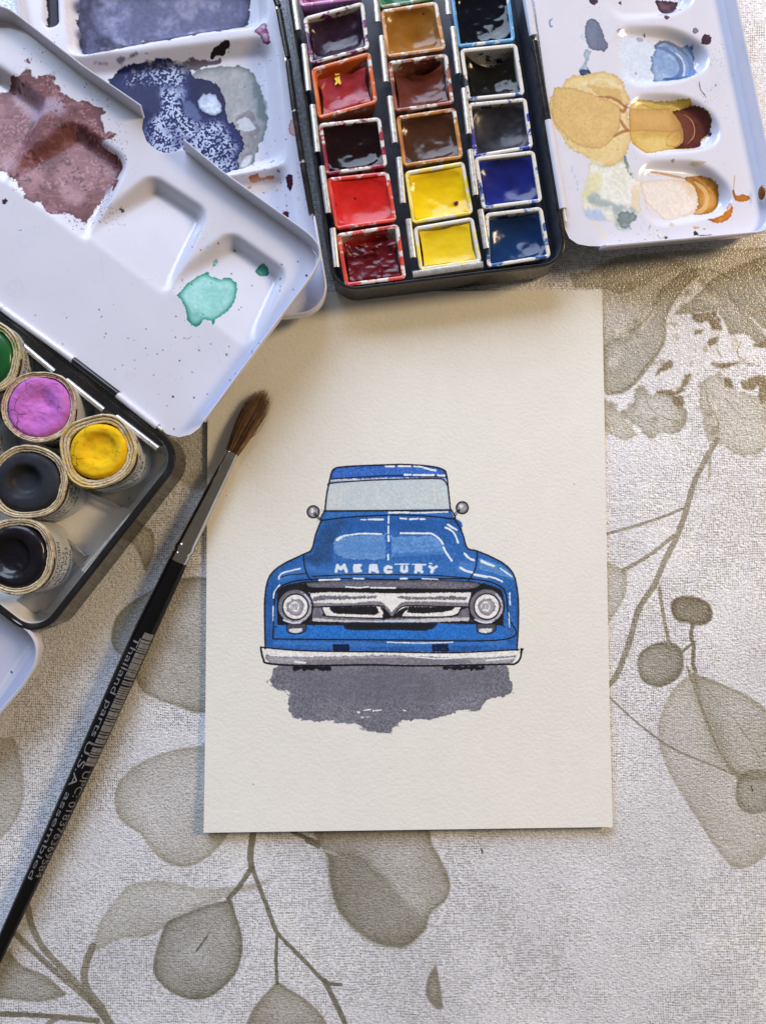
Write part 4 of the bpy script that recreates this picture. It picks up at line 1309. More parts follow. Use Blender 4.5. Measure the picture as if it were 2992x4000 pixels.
for pts in ([(462, 690), (468, 645), (488, 615), (502, 625), (490, 660), (468, 690)], [(218, 808), (228, 796), (236, 808), (226, 820)], [(350, 1370), (372, 1372), (388, 1388), (365, 1386)], [(1010, 785), (1022, 775), (1028, 790), (1014, 802)], [(582, 1410), (596, 1402), (606, 1414), (596, 1428), (584, 1422)], [(620, 540), (640, 532), (655, 542), (635, 550)], [(840, 1050), (834, 1056), (842, 1060)]):
    cc.wash(cv(*X3, *pts), (168, 200, 200), (70, 130, 120), rag=.06, ew=.25)
for pts in ([(340, 450), (370, 420), (360, 480)], [(420, 545), (450, 520), (440, 550)], [(240, 540), (270, 480), (262, 520)]):
    cc.wash(cv(*X3, *pts), (140, 200, 204), a=.7, rag=.25)
cc.wash(cv(*X3, (1250, 850), (1310, 765), (1300, 820), (1262, 862)), (20, 92, 84), (10, 70, 64), rag=.2)
for x, y, rr in ((157, 1755, 9), (327, 1763, 6), (1235, 777, 10), (847, 222, 6), (380, 570, 5), (310, 540, 5), (518, 510, 5), (1165, 665, 5), (1035, 687, 5), (455, 820, 4), (300, 838, 5), (400, 1090, 5), (700, 1020, 4), (682, 1040, 4), (182, 1107, 5), (613, 735, 5), (177, 1276, 4), (248, 1282, 4), (852, 1326, 7), (860, 1360, 7), (795, 1418, 6), (660, 1570, 4), (618, 1622, 6), (435, 1735, 4), (165, 2018, 5), (1018, 898, 4), (1128, 890, 4), (780, 830, 4), (1020, 855, 4), (210, 1465, 5), (312, 1558, 4), (610, 1350, 4), (462, 1330, 4), (75, 1380, 4), (30, 1410, 4)):
    cc.line(cv(*X3, (x, y), (x + 3, y + 4)), rr * .055, (52, 26, 40))
cc.line(cv(*X3, (797, 1382), (800, 1405), (792, 1420)), .22, (40, 30, 46))
cc.line(cv(*X3, (265, 1292), (290, 1285), (305, 1275)), .12, (110, 104, 116))
X4 = (0, 1200, .4834)
for x, y, rr in ((803, 18, 6), (822, 75, 6), (857, 212, 6), (1182, 175, 5), (1416, 240, 4), (1398, 722, 8), (1568, 730, 6), (1453, 430, 5), (1178, 330, 5), (1088, 427, 4), (930, 500, 4), (1242, 548, 4), (990, 468, 4), (1036, 250, 4), (845, 240, 4), (508, 296, 4), (1350, 796, 4), (1407, 982, 5), (288, 64, 4), (540, 84, 4)):
    cc.line(cv(*X4, (x, y), (x + 3, y + 3)), rr * .05, (60, 34, 50))
cc.specks((250, 1000, 800, 1600), 40, (.03, .09), (90, 70, 84), 21)
cc.specks((600, 500, 1150, 1050), 30, (.03, .08), (90, 70, 84), 22)
cc.line(cv(*X3, (1280, 800), (1130, 980), (960, 1180), (760, 1450), (560, 1700), (420, 1900)), 1.1, (186, 190, 224), .5, sm=True)
m_c = image_mat("lid_enamel", cc, spec=.4, coat=.15, bmp=.015, bs=700)


def fan(T_, R_p, L, wid=3.6):
    far_t = (T_[0] - .795 * L, T_[1] + .606 * L)
    far_r = (R_p[0] - .41 * L, R_p[1] + .91 * L)
    d = (far_t[0] + far_r[0]) / 2 - (T_[0] + R_p[0]) / 2, (far_t[1] + far_r[1]) / 2 - (T_[1] + R_p[1]) / 2
    m0 = ((T_[0] + R_p[0]) / 2, (T_[1] + R_p[1]) / 2)
    return well(cc, [T_, R_p, far_r, far_t], 4.6, wid, axis=[m0, (m0[0] + d[0], m0[1] + d[1])], rnd=2.2, sharp=.3)


Hc = height_field(cc, [fan((902, 925), (1102, 1068), 330), fan((594, 702), (792, 832), 360), fan((285, 488), (480, 630), 360), fan((-30, 262), (165, 395), 360)], .6)
pal_c = pressed_sheet("mixing_lid", cc, c_loc, Hc, m_c, TIN_L, SC, step=.5)
pa = PC.locs([(-420, 90), (0, 80), (53, 89), (97, 121), (338, 309), (561, 462)])
pa = rounded(pa, [0, 0, 4, 6, 0, 0], closed=False)
pb = PC.locs([(724, 592), (871, 714), (1175, 932), (1212, 960), (1246, 1004), (1222, 1070), (1095, 1240), (797, 1645)])
pb = rounded(pb, [0, 0, 0, 3, 4, 3, 0, 0], closed=False)


def right_way(path, inside_pt):
    """order an open path so that the outward side looks away from inside_pt"""
    n = normals2(path, False)
    k = len(path) // 2
    return path if np.dot(n[k], path[k] - inside_pt) > 0 else path[::-1]


cmid = PC.loc(500, 1000)
rim("lid_rim", PC, right_way(pa, cmid), rim_prof(5.2, 1.0, .6), M_WHITE, pal_c)
rim("lid_rim", PC, right_way(pb, cmid), rim_prof(5.2, 1.0, .6), M_WHITE, pal_c)

# ================= palette D: fold-out palette at the right =================
PD = Plane((2110, 100, 12.0), (2205, 850, 12.0), (2900, 300, 6.0))
d_px = [(2062, -180), (2788, -180), (3010, 903), (2340, 962), (2298, 961), (2255, 953), (2222, 930), (2206, 893), (2200, 860)]
d_loc = PD.locs(d_px)
d_out = rounded(d_loc, [0, 3, 7.5, 0, 0, 0, 0, 0, 0])
cd = Canvas(PD, d_loc.min(0) - 3, d_loc.max(0) + 3, 6.0, (201, 201, 213), .17, **ENA)
cd.gk = .45
cd.rgb *= 1 + .04 * (fbm(cd.h, cd.w, 70, 19, 4)[..., None] - .5)
XD = (2192, 0, .4834)
SD = []
wear(cd, (2120, 0, 2980, 950), 53, 40, 12)


def dw(pts, *a, **k):
    return cd.wash(cv(*XD, *pts), *a, **k)


# blue tint of the second hollow
dw([(440, 250), (780, 310), (760, 430), (740, 530), (770, 580), (755, 640), (520, 695), (480, 560)], (196, 208, 228), a=.85, rag=.3, soft=.2)
r = dw([(775, 345), (800, 312), (835, 290), (920, 312), (1000, 335), (1040, 330), (1095, 345), (1092, 385), (1112, 420), (1105, 470), (1115, 520), (1108, 570), (1040, 612), (900, 622), (752, 640), (772, 582), (735, 535), (752, 480), (750, 430), (782, 370)], (140, 166, 202), (66, 92, 134), rag=.25, grain=.2, mottle=(116, 146, 190), ms=3, ew=.6, rough=.4)
SD.append(("dried_paint",) + r + ("wrinkled pale blue paint at the round end of a hollow",))
for pts, wd, c_, a in (([(790, 350), (900, 365), (980, 430), (1005, 520), (960, 590), (870, 612)], 1.7, (62, 90, 140), .7), ([(850, 330), (960, 355), (1040, 440), (1050, 540), (1000, 600)], 2.2, (90, 122, 172), .6), ([(900, 350), (1000, 420), (1030, 500), (1010, 580), (930, 605)], .7, (186, 200, 222), .8), ([(1000, 340), (1070, 430), (1090, 520), (1060, 590)], 1.6, (72, 104, 156), .6), ([(850, 608), (950, 604), (1040, 585)], 1.2, (44, 64, 110), .8), ([(780, 340), (850, 300), (940, 320), (1060, 400)], 1.0, (70, 84, 112), .8)):
    cd.line(cv(*XD, *pts), wd, c_, a, sm=True, jit=.6, taper=True)
# blue grey blob with tail
dw([(140, 310), (180, 250), (200, 330), (160, 325)], (180, 192, 208), a=.6, rag=.4)
dw([(195, 390), (245, 410), (225, 460), (205, 510), (215, 545), (232, 572), (140, 572), (180, 520), (190, 470), (175, 430)], (164, 178, 196), (120, 138, 160), a=.8, rag=.3)
r = dw([(200, 185), (240, 150), (268, 155), (292, 170), (335, 260), (350, 325), (372, 345), (372, 385), (345, 415), (310, 408), (262, 402), (215, 372), (190, 280)], (104, 114, 136), (74, 84, 106), rag=.18, grain=.18, gs=.3, mottle=(92, 102, 126), ms=3, rough=.5)
SD.append(("dried_paint",) + r + ("slate blue blob",))
dw([(140, 575), (170, 560), (235, 570), (238, 602), (200, 618), (165, 612)], (70, 84, 112), (40, 52, 84), rag=.15)
# ochre pool
OCH = [(-88, 880), (-92, 800), (-40, 735), (-10, 730), (15, 680), (60, 625), (150, 610), (250, 592), (330, 578), (400, 592), (470, 630), (510, 700), (522, 740), (552, 790), (540, 860), (535, 930), (555, 1060), (552, 1160), (515, 1250), (470, 1312), (370, 1348), (270, 1322), (200, 1262), (100, 1215), (40, 1165), (0, 1090), (-60, 1010)]
r = dw(OCH, (206, 186, 136), (176, 144, 90), rag=.3, grain=.10, mottle=(200, 178, 128), ms=5, ew=.6, ek=.8, rough=.42)
SD.append(("dried_paint",) + r + ("large ochre pool on the flat of the palette",))
dw([(110, 712), (240, 645), (380, 640), (470, 690), (505, 745), (440, 700), (300, 650), (200, 690)], (208, 200, 172), a=.85, rag=.5, soft=.1)
dw([(20, 1120), (120, 1210), (250, 1290), (380, 1320), (330, 1345), (220, 1290), (100, 1215)], (206, 200, 180), a=.8, rag=.5)
dw([(-60, 705), (100, 712), (200, 745), (300, 780), (420, 830), (475, 880), (480, 960), (455, 1060), (370, 1165), (280, 1200), (130, 1170), (30, 1092), (-60, 985), (-75, 850)], (194, 164, 106), (160, 120, 70), a=.92, rag=.2, grain=.12, mottle=(200, 170, 112), ms=5, ew=.5, ek=.7)
dw([(200, 680), (330, 700), (480, 720), (500, 860), (420, 810), (300, 770)], (186, 152, 92), a=.7, rag=.4)
for pts in ([(300, 780), (420, 795), (500, 850), (530, 870)], [(470, 880), (500, 900), (530, 840)], [(470, 960), (520, 1040), (560, 1060)], [(415, 1110), (480, 1070), (545, 1050)]):
    cd.line(cv(*XD, *pts), .9, (142, 86, 52), .75, sm=True, jit=.6, taper=True)
cd.specks((2160, 380, 2420, 590), 60, (.05, .16), (150, 104, 52), 31, .8)
# third hollow: ochre sheet running into dark brown
r = dw([(552, 872), (600, 815), (640, 798), (760, 812), (860, 830), (1000, 790), (1080, 835), (1170, 880), (1222, 950), (1228, 1030), (1180, 1090), (1100, 1172), (900, 1185), (720, 1228), (640, 1202), (572, 1152), (552, 1060)], (188, 162, 92), (144, 114, 46), rag=.2, grain=.12, mottle=(180, 146, 70), ms=5, ew=.5, rough=.38)
SD.append(("dried_paint",) + r + ("ochre and dark brown paint filling a hollow",))
dw([(552, 872), (850, 858), (930, 880), (985, 940), (1005, 1010), (900, 1040), (680, 1042), (556, 1060)], (176, 138, 80), (150, 104, 54), a=.9, rag=.12, ew=.35)
dw([(620, 800), (860, 800), (1040, 790), (1060, 835), (860, 855), (700, 850)], (172, 150, 62), (128, 100, 30), a=.85, rag=.25, ew=.4)
dw([(868, 1150), (880, 1080), (930, 1030), (985, 1015), (1005, 1060), (985, 1130), (930, 1160)], (196, 168, 88), (130, 90, 36), a=.95, rag=.06, ew=.3)
r = dw([(915, 868), (1000, 848), (1090, 838), (1180, 888), (1228, 960), (1225, 1040), (1170, 1085), (1150, 1150), (1040, 1168), (925, 1178), (1010, 1115), (1015, 1040), (985, 950)], (78, 36, 34), (46, 22, 20), rag=.15, grain=.2, mottle=(94, 46, 44), ms=4, rough=.14)
for k_, (t0, col_) in enumerate([(900, (150, 104, 44)), (950, (128, 82, 40)), (990, (106, 60, 40))]):
    dw([(t0, 880 + 8 * k_), (t0 + 70, 870), (t0 + 90, 960), (t0 + 80, 1060), (t0 + 20, 1140), (t0 - 10, 1100), (t0 + 10, 1000)], col_, a=.4, rag=.5, soft=.9)
dw([(600, 1090), (760, 1100), (880, 1090), (860, 1170), (720, 1200), (620, 1170)], (206, 186, 120), a=.6, rag=.5, soft=.7)
dw([(580, 900), (760, 890), (880, 900), (900, 980), (740, 1000), (590, 1000)], (192, 156, 96), a=.6, rag=.5, soft=.8)
cd.line(cv(*XD, (1020, 885), (1085, 930), (1112, 1000), (1100, 1070), (1050, 1125)), .35, (206, 170, 120), .75, sm=True, taper=True)
dw([(950, 880), (1040, 900), (1100, 980), (1090, 1080), (1020, 1130), (1015, 1000)], (104, 58, 54), a=.6, rag=.4, soft=.2)
# fourth hollow: amber crescent
dw([(640, 1485), (700, 1450), (900, 1432), (1080, 1440), (1125, 1520), (1130, 1610), (1080, 1695), (870, 1765), (800, 1722), (690, 1620)], (214, 206, 198), (196, 172, 146), a=.85, rag=.3, ew=.5)
r = dw([(1005, 1412), (1080, 1395), (1160, 1392), (1262, 1440), (1308, 1535), (1295, 1640), (1210, 1700), (1085, 1708), (1130, 1650), (1135, 1560), (1100, 1475)], (156, 104, 32), (120, 74, 16), rag=.15, grain=.15, mottle=(178, 128, 52), ms=3, rough=.2)
SD.append(("dried_paint",) + r + ("amber crescent of paint in the lowest hollow",))
dw([(1010, 1430), (1090, 1410), (1180, 1420), (1240, 1470), (1200, 1500), (1110, 1450)], (126, 82, 20), a=.7, rag=.4, soft=.4)
dw([(1220, 1520), (1280, 1540), (1270, 1630), (1200, 1680), (1210, 1600)], (186, 138, 60), a=.7, rag=.4, soft=.5)
dw([(900, 1420), (1040, 1430), (1110, 1500), (1120, 1600), (1070, 1560), (1000, 1470)], (196, 160, 108), a=.45, rag=.5, soft=.8)
cd.line(cv(*XD, (1110, 1440), (1190, 1500), (1215, 1580), (1180, 1660), (1090, 1700)), 1.5, (200, 166, 120), .8, sm=True, jit=.4, taper=True)
cd.line(cv(*XD, (700, 1370), (860, 1390), (1020, 1412)), .8, (170, 120, 60), .7, sm=True, taper=True)
dw([(1372, 1625), (1382, 1700), (1345, 1775), (1280, 1800), (1235, 1800), (1175, 1775), (1262, 1755), (1320, 1720)], (188, 112, 36), (150, 78, 14), rag=.2, mottle=(200, 130, 56), ms=2, rough=.2)
dw([(1380, 1545), (1395, 1520), (1402, 1575), (1425, 1580), (1470, 1572), (1526, 1590), (1510, 1620), (1420, 1628), (1390, 1600)], (176, 110, 40), (150, 84, 20), rag=.2)
cd.line(cv(*XD, (1390, 1520), (1398, 1420)), .15, (140, 90, 40))
dw([(1050, 1835), (1080, 1828), (1125, 1838), (1100, 1850), (1065, 1845)], (190, 150, 100), rag=.1)
dw([(1135, 1845), (1165, 1842), (1160, 1855), (1140, 1855)], (190, 150, 100), rag=.1)
dw([(1062, 1900), (1072, 1862), (1095, 1880), (1115, 1900)], (34, 72, 66), (20, 44, 44), rag=.1)
dw([(1040, 1305), (1140, 1298), (1172, 1310), (1140, 1325), (1060, 1325)], (206, 192, 168), (180, 160, 130), a=.8, rag=.1)
# whitish green patch
r = dw([(230, 1312), (370, 1345), (470, 1312), (530, 1290), (548, 1360), (595, 1430), (640, 1480), (632, 1560), (636, 1700), (590, 1752), (545, 1832), (462, 1862), (440, 1800), (330, 1782), (250, 1778), (182, 1705), (170, 1600), (205, 1540), (210, 1440)], (204, 204, 190), (176, 178, 156), rag=.4, grain=.14, mottle=(208, 210, 206), ms=5, ew=.5, rough=.5)
SD.append(("dried_paint",) + r + ("whitish green patch streaked with blue below the ochre pool",))
dw([(180, 1560), (320, 1580), (460, 1640), (620, 1690), (590, 1755), (540, 1835), (462, 1862), (430, 1800), (420, 1740), (330, 1680), (220, 1640)], (128, 146, 150), a=.8, rag=1.2, soft=.3, mottle=(176, 184, 184), ms=2)
dw([(470, 1720), (620, 1690), (592, 1752), (545, 1832), (462, 1862), (450, 1800)], (84, 104, 112), (58, 76, 90), a=.75, rag=.7, mottle=(124, 140, 146), ms=2)
dw([(180, 1690), (300, 1700), (380, 1760), (330, 1785), (250, 1780), (195, 1740)], (150, 168, 210), a=.8, rag=.7, soft=.3)
dw([(210, 1440), (300, 1380), (330, 1440), (260, 1560), (180, 1620), (175, 1560)], (198, 194, 146), a=.6, rag=.8, soft=.3)
dw([(570, 1500), (620, 1500), (634, 1680), (560, 1680)], (206, 184, 160), a=.7, rag=.4, soft=.2)
dw([(500, 1290), (516, 1245), (530, 1290), (548, 1370), (590, 1430), (560, 1420)], (86, 110, 118), a=.8, rag=.3)
cd.line(cv(*XD, (270, 1800), (320, 1870), (370, 1940)), 1.4, (206, 202, 180), .7, sm=True, jit=.8, taper=True)
# dark spots, rings, drops
for x, y, rr, f, e in ((1170, 320, 40, (60, 40, 58), (38, 22, 36)), (1080, 250, 23, (120, 124, 142), (70, 74, 92)), (850, 138, 20, (96, 70, 90), (70, 46, 64)), (260, 0, 38, (64, 48, 70), (44, 30, 50)), (483, 8, 13, (100, 66, 84), (80, 50, 66)), (466, 246, 17, (178, 180, 196), (110, 112, 130)), (688, 265, 11, (120, 122, 140), (84, 86, 104)), (614, 574, 12, (196, 206, 222), (150, 164, 186)), (1230, 1050, 14, (76, 50, 60), (46, 28, 36)), (902, 1292, 13, (206, 200, 188), (130, 120, 104)), (893, 1810, 18, (206, 190, 168), (186, 160, 130)), (52, 1125, 9, (150, 176, 170), (110, 140, 134)), (1345, 853, 4, (70, 50, 64), (60, 40, 50)), (1247, 690, 6, (80, 80, 96), (60, 60, 76)), (843, 1922, 11, (50, 60, 84), (34, 40, 64)), (970, 62, 9, (100, 56, 74), (80, 40, 56))):
    cd.wash(cv(*XD, *[(x + rr * math.cos(a), y + rr * math.sin(a) * 1.03) for a in np.linspace(0, 6.283, 12, endpoint=False)]), f, e, rag=.05, ew=.3, rough=.25)
dw([(780, -40), (800, 10), (830, 55), (880, 75), (930, 55), (960, 10), (980, -40)], (66, 48, 62), (40, 26, 40), rag=.2, mottle=(96, 72, 88), ms=2, rough=.3)
dw([(612, 290), (640, 280), (680, 290), (676, 305), (640, 310)], (160, 164, 184), (110, 114, 136), rag=.05, ew=.2)
cd.line(cv(*XD, (700, 1370), (720, 1410), (760, 1415), (795, 1395), (800, 1370)), .22, (188, 190, 200), sm=True)
for x, y, k in ((86, 1368, 18), (128, 1480, 16), (110, 1428, 7), (132, 1530, 6)):
    cd.line(cv(*XD, (x, y - k), (x, y + k)), .55, (160, 186, 206), .8)
cd.line([(2158, 72), (2146, 84), (2150, 104), (2158, 100)], .5, (96, 112, 160), .8, sm=True, taper=True)
cd.line(cv(*XD, (1112, 660), (1120, 720), (1150, 760), (1170, 790)), .3, (50, 44, 60), .8, sm=True, jit=.3, taper=True)
cd.line(cv(*XD, (1120, 1906), (1210, 1900)), .5, (40, 56, 66), .8, jit=.4)
cd.specks((2770, 150, 2830, 270), 45, (.04, .12), (120, 126, 142), 41)
cd.specks((2740, 340, 2800, 400), 20, (.04, .12), (80, 80, 96), 42)
cd.specks((2380, 880, 2600, 950), 40, (.04, .16), (84, 90, 104), 43)
cd.specks((2220, 60, 2990, 900), 50, (.03, .08), (90, 84, 100), 44)
dw([(1250, 560), (1350, 540), (1380, 640), (1300, 760), (1240, 740), (1200, 640)], (190, 192, 206), a=.35, rag=.8, soft=.5)
m_d = image_mat("folding_palette_enamel", cd, spec=.5, coat=.25, bmp=.015, bs=700)


def finger(top_l, top_r, r1, r2, r3, bot_l, ax0, ax1):
    return well(cd, smooth(cd.pl.locs([top_l, top_r, r1, r2, r3, bot_l]), True, 4) if False else [top_l, top_r, r1, r2, r3, bot_l], 3.6, 2.6, axis=[ax0, ax1], rnd=5.5, sharp=.8)


Hd = height_field(cd, [
    finger((2395, 112), (2640, 118), (2752, 190), (2756, 255), (2665, 304), (2445, 332), (2745, 230), (2340, 235)),
    finger((2455, 376), (2690, 382), (2795, 470), (2800, 545), (2735, 572), (2480, 602), (2790, 500), (2400, 490)),
    finger((2490, 640), (2745, 640), (2845, 738), (2846, 810), (2730, 846), (2533, 880), (2840, 760), (2440, 770)),
    finger((2370, -140), (2580, -140), (2690, -60), (2700, 0), (2630, 45), (2385, 68), (2700, -30), (2320, -20))], .6)
pal_d = pressed_sheet("folding_palette", cd, d_out, Hd, m_d, TIN_T, SD, step=.5)
pd = rounded(PD.locs([(2788, -180), (3010, 903), (2342, 963)]), [0, 7.5, 0], closed=False)
rd = rim("palette_rim", PD, right_way(pd, PD.loc(2500, 400)), rim_prof(4.2, 1.0, .7, -1.6), M_WHITE, pal_d)
# brown drop on the right lip
q = PD.loc(2958, 765)
nlip = PD.loc(2968, 700) - PD.loc(2978, 760)
mb = MB()
ctr = PD.M @ Vector((q[0] * MM, q[1] * MM, 3.0 * MM))
rings = []
for i in range(6):
    a = i / 5 * math.pi / 2
    rings.append([np.array([(q[0] + .7 * math.cos(a) * math.cos(t) * 1.0 + 1.9 * 0) * MM, (q[1] + 2.3 * math.cos(a) * math.sin(t)) * MM, (2.2 + .5 * math.sin(a) + .9 * math.cos(t) * math.cos(a)) * MM]) for t in np.linspace(0, 2 * math.pi, 14, endpoint=False)])
mb.rings(rings, (True, True))
mb.build("dried_paint", simple("brown_drop", (.16, .06, .01), .15, var=.4), pal_d)['label'] = "brown drop on the lip"

# ================= palette E: folded under the lower left corner =================
PE = Plane((0, 2420, 10.0), (120, 2500, 10.0), (0, 2760, 7.0))
e_loc = PE.locs([(-500, 2090), (60, 2420), (150, 2478), (160, 2560), (104, 2652), (-20, 2798), (-300, 3120), (-700, 2800)])
e_out = rounded(e_loc, [0, 0, 4.5, 4.5, 0, 0, 0, 0])
ce = Canvas(PE, e_loc.min(0) - 2, e_loc.max(0) + 2, 5.0, (196, 198, 218), .17, **ENA)
ce.rgb *= 1 + .04 * (fbm(ce.h, ce.w, 60, 24, 4)[..., None] - .5)
for pts in ([(0, 2690), (60, 2600), (110, 2530)], [(0, 2720), (70, 2620), (118, 2545)]):
    ce.line(pts, 1.2, (214, 216, 228), .6, sm=True)
ce.line([(46, 2624), (48, 2627)], .5, (50, 46, 56))
m_e = image_mat("lower_palette_enamel", ce, coat=.35)
He = np.zeros((ce.h, ce.w), np.float32)
pal_e = pressed_sheet("folding_palette", ce, e_out, He, m_e, TIN_L, (), step=1.0)
pe = rounded(PE.locs([(60, 2420), (150, 2478), (160, 2560), (104, 2652), (-20, 2798), (-300, 3120)]), [0, 4.5, 4.5, 0, 0, 0], closed=False)
rim("palette_rim", PE, right_way(pe, PE.loc(-200, 2600)), rim_prof(4.4, .9, 1.0), M_WHITE, pal_e)


# ------------------------------------------------------------------ the two tins
def tin_body(parent, pts_px, z, radii, inner_mat, floor_z, base_in=.2, wall=1.0, lift=0.0):
    q = np.array([P(x, y, z)[:2] for x, y in pts_px]) / MM
    path = ccw(rounded(q, radii, 10))
    mb = MB()
    prof = [(-base_in - 1.5, lift + .05), (-base_in - .6, lift + .15), (-base_in, lift + .8), (-.35, z - 2.6), (-.3, z - 2.2), (-.05, z - 1.9), (.12, z - 1.4), (.12, z - .6), (-.1, z - .1), (-.4, z), (-.85, z - .1), (-wall, z - .5)]
    mb.sweep(path, prof, True, floor=False)
    mb.add([((p[0] + n[0] * (-base_in - 1.5)) * MM, (p[1] + n[1] * (-base_in - 1.5)) * MM, (lift + .05) * MM) for p, n in zip(path, normals2(path, True))], [tuple(range(len(path)))])
    o = mb.build("tin_body", M_BLACK, parent, under(parent))
    mi = MB()
    mi.sweep(path, [(-wall, z - .5), (-wall - .25, z - 1.2), (-wall - .5, floor_z + 1.2), (-wall - 1.6, floor_z)], True, floor=True)
    mi.build("tin_lining", inner_mat, o)
    return o, path


def rod(name, a, b, z, rad, mat, parent, n=14, z2=None):
    mb = MB()
    mb.tube([P(a[0], a[1], z), P(b[0], b[1], z if z2 is None else z2)], rad, n)
    return mb.build(name, mat, parent, under(parent))


ZT = 13.6
body_t, _ = tin_body(TIN_T, [(1305, 1142), (2221, 1028), (1990, -420), (1050, -420)], ZT, [7.5, 7.5, 6, 6], M_BLACK_IN, 2.4, lift=1.52)
# hinge knuckles, left then right
for a, b in (((1072, -20), (1088, 26)), ((1090, 40), (1124, 226)), ((1126, 240), (1150, 428)), ((1152, 440), (1180, 626)), ((1183, 640), (1218, 838))):
    rod("hinge_knuckle", a, b, 12.2, .95, M_BLACK, TIN_T)
rod("hinge_pin", (1070, -40), (1219, 842), 12.2, .5, M_STEEL, TIN_T)
for a, b, m_, r_ in (((2047, -60), (2081, 144), M_WHITE, 1.35), ((2085, 166), (2137, 470), M_BLACK, 1.2), ((2138, 474), (2196, 818), M_WHITE, 1.35)):
    rod("hinge_knuckle", a, b, 12.8, r_, m_, TIN_T)
rod("hinge_pin", (2060, -40), (2207, 868), 12.8, .55, M_STEEL, TIN_T)


def clip(a, b, z, rad, parent, n=12):
    """spring clip: half rolled strip of steel with a tongue going down"""
    p0, p1 = P(*a, z), P(*b, z)
    t = (p1 - p0) / np.linalg.norm(p1 - p0)
    s = np.cross(t, [0, 0, 1.0])
    prof = []
    for k in range(9):
        an = math.radians(-20 + 220 * k / 8)
        prof.append((math.cos(an) * rad, math.sin(an) * rad * .8))
    prof.append((-rad * .98, -2.6))
    prof.append((-rad * .75, -2.6))
    prof.append((-rad * .7, -.1))
    prof.append((0, rad * .5))
    prof.append((rad * .7, -.1))
    mb = MB()
    rings = [[p + (s * u + np.array([0, 0, 1.0]) * v) * MM for u, v in prof] for p in (p0, p1)]
    mb.rings(rings, (True, True))
    return mb.build("spring_clip", M_STEEL, parent, under(parent), sharp=35)


for a, b in (((1140, -60), (1166, 120)), ((1187, 176), (1206, 357)), ((1221, 412), (1241, 596)), ((1258, 651), (1283, 834)), ((1300, 893), (1315, 1045)),
             ((1462, -60), (1476, 88)), ((1490, 143), (1508, 322)), ((1522, 379), (1543, 560)), ((1558, 617), (1574, 795)), ((1595, 857), (1614, 1008)),
             ((1740, -60), (1752, 60)), ((1768, 108), (1790, 290)), ((1811, 347), (1831, 525)), ((1836, 586), (1858, 764)), ((1876, 820), (1900, 972))):
    clip(a, b, 13.5, .95, TIN_T)
mb = MB()
p0, p1 = P(1612, 1072, 13.0), P(1886, 1032, 13.0)
t = (p1 - p0) / np.linalg.norm(p1 - p0)
s = np.cross(t, [0, 0, 1.0])
prof = [(-1.05, 0), (-.6, .45), (.3, .55), (1.0, .2), (1.15, -.4), (1.15, -4), (.9, -4), (.85, -.5), (-.5, .1), (-.95, -.3)]
mb.rings([[p + (s * u + np.array([0, 0, 1.0]) * v) * MM for u, v in prof] for p in (p0, p1)], (True, True))
mb.build("retaining_bar", M_STEEL, TIN_T, under(TIN_T), sharp=35)


# ------------------------------------------------------------------ square paint pans
def paint_mat(name, c1, c2, rough=.16, bmp=.18, bs=260, dots=None):
    # the gloss lightens the darkest paints, the stuff itself is deeper
    c1, c2 = [tuple(x * (.5 if max(c[:3]) < .05 else .8 if max(c[:3]) < .2 else 1) for x in c[:3]) + (1,) for c in (c1, c2)]
    m, nt, b = new_mat(name)
    v = coords(nt)
    f = noise(nt, v, 95, 6, .6, .6)
    col = ramp(nt, f, [(.32, c1), (.68, c2)])
    if dots:
        vo = nd(nt, "ShaderNodeTexVoronoi")
        vo.inputs["Scale"].default_value = 240
        nt.links.new(v, vo.inputs["Vector"])
        k = ramp(nt, vo.outputs["Distance"], [(.07, (1, 1, 1, 1)), (.11, (0, 0, 0, 1))])
        col = mix(nt, k, col, dots)
    nt.links.new(col, b.inputs["Base Color"])
    nt.links.new(ramp(nt, noise(nt, v, 180, 4), [(.35, rough * 1.1), (.7, rough * 2.4)]), b.inputs["Roughness"])
    b.inputs["Coat Weight"].default_value = .06
    b.inputs["Specular IOR Level"].default_value = .27
    b.inputs["Coat Roughness"].default_value = .07
    h = bump(nt, b, noise(nt, v, bs, 3, .5, .4), .6, bmp * .45)
    bump(nt, b, noise(nt, v, bs * 4.5, 3, .6), .3, .03, h)
    return m


def cup_mat(name, stain, stain2, amount):
    """white plastic smeared with the paint it holds"""
    m, nt, b = new_mat(name)
    v = coords(nt)
    f = noise(nt, v, 210, 5, .62, .3)
    f2 = noise(nt, v, 420, 5, .65)
    lo = .66 - .30 * amount
    k = ramp(nt, f, [(lo, (0, 0, 0, 1)), (lo + .045, (1, 1, 1, 1))])
    sc = ramp(nt, noise(nt, v, 130, 4), [(.40, stain), (.60, stain2)])
    base = ramp(nt, f2, [(.3, (.70, .69, .66, 1)), (.7, (.80, .79, .78, 1))])
    col = mix(nt, k, base, sc)
    k2 = ramp(nt, noise(nt, v, 520, 4, .6), [(.66, (0, 0, 0, 1)), (.70, (1, 1, 1, 1))])
    km = nd(nt, "ShaderNodeMath", operation='MULTIPLY')
    km.inputs[1].default_value = .85 * min(1, amount + .2)
    nt.links.new(k2, km.inputs[0])
    col = mix(nt, km.outputs[0], col, stain)
    nt.links.new(col, b.inputs["Base Color"])
    nt.links.new(ramp(nt, f2, [(.3, .22), (.7, .42)]), b.inputs["Roughness"])
    b.inputs["Coat Weight"].default_value = .2
    bump(nt, b, k, .5, .08)
    return m


def bil(q, u, v):
    return (q[0] * (1 - u) + q[1] * u) * (1 - v) + (q[3] * (1 - u) + q[2] * u) * v


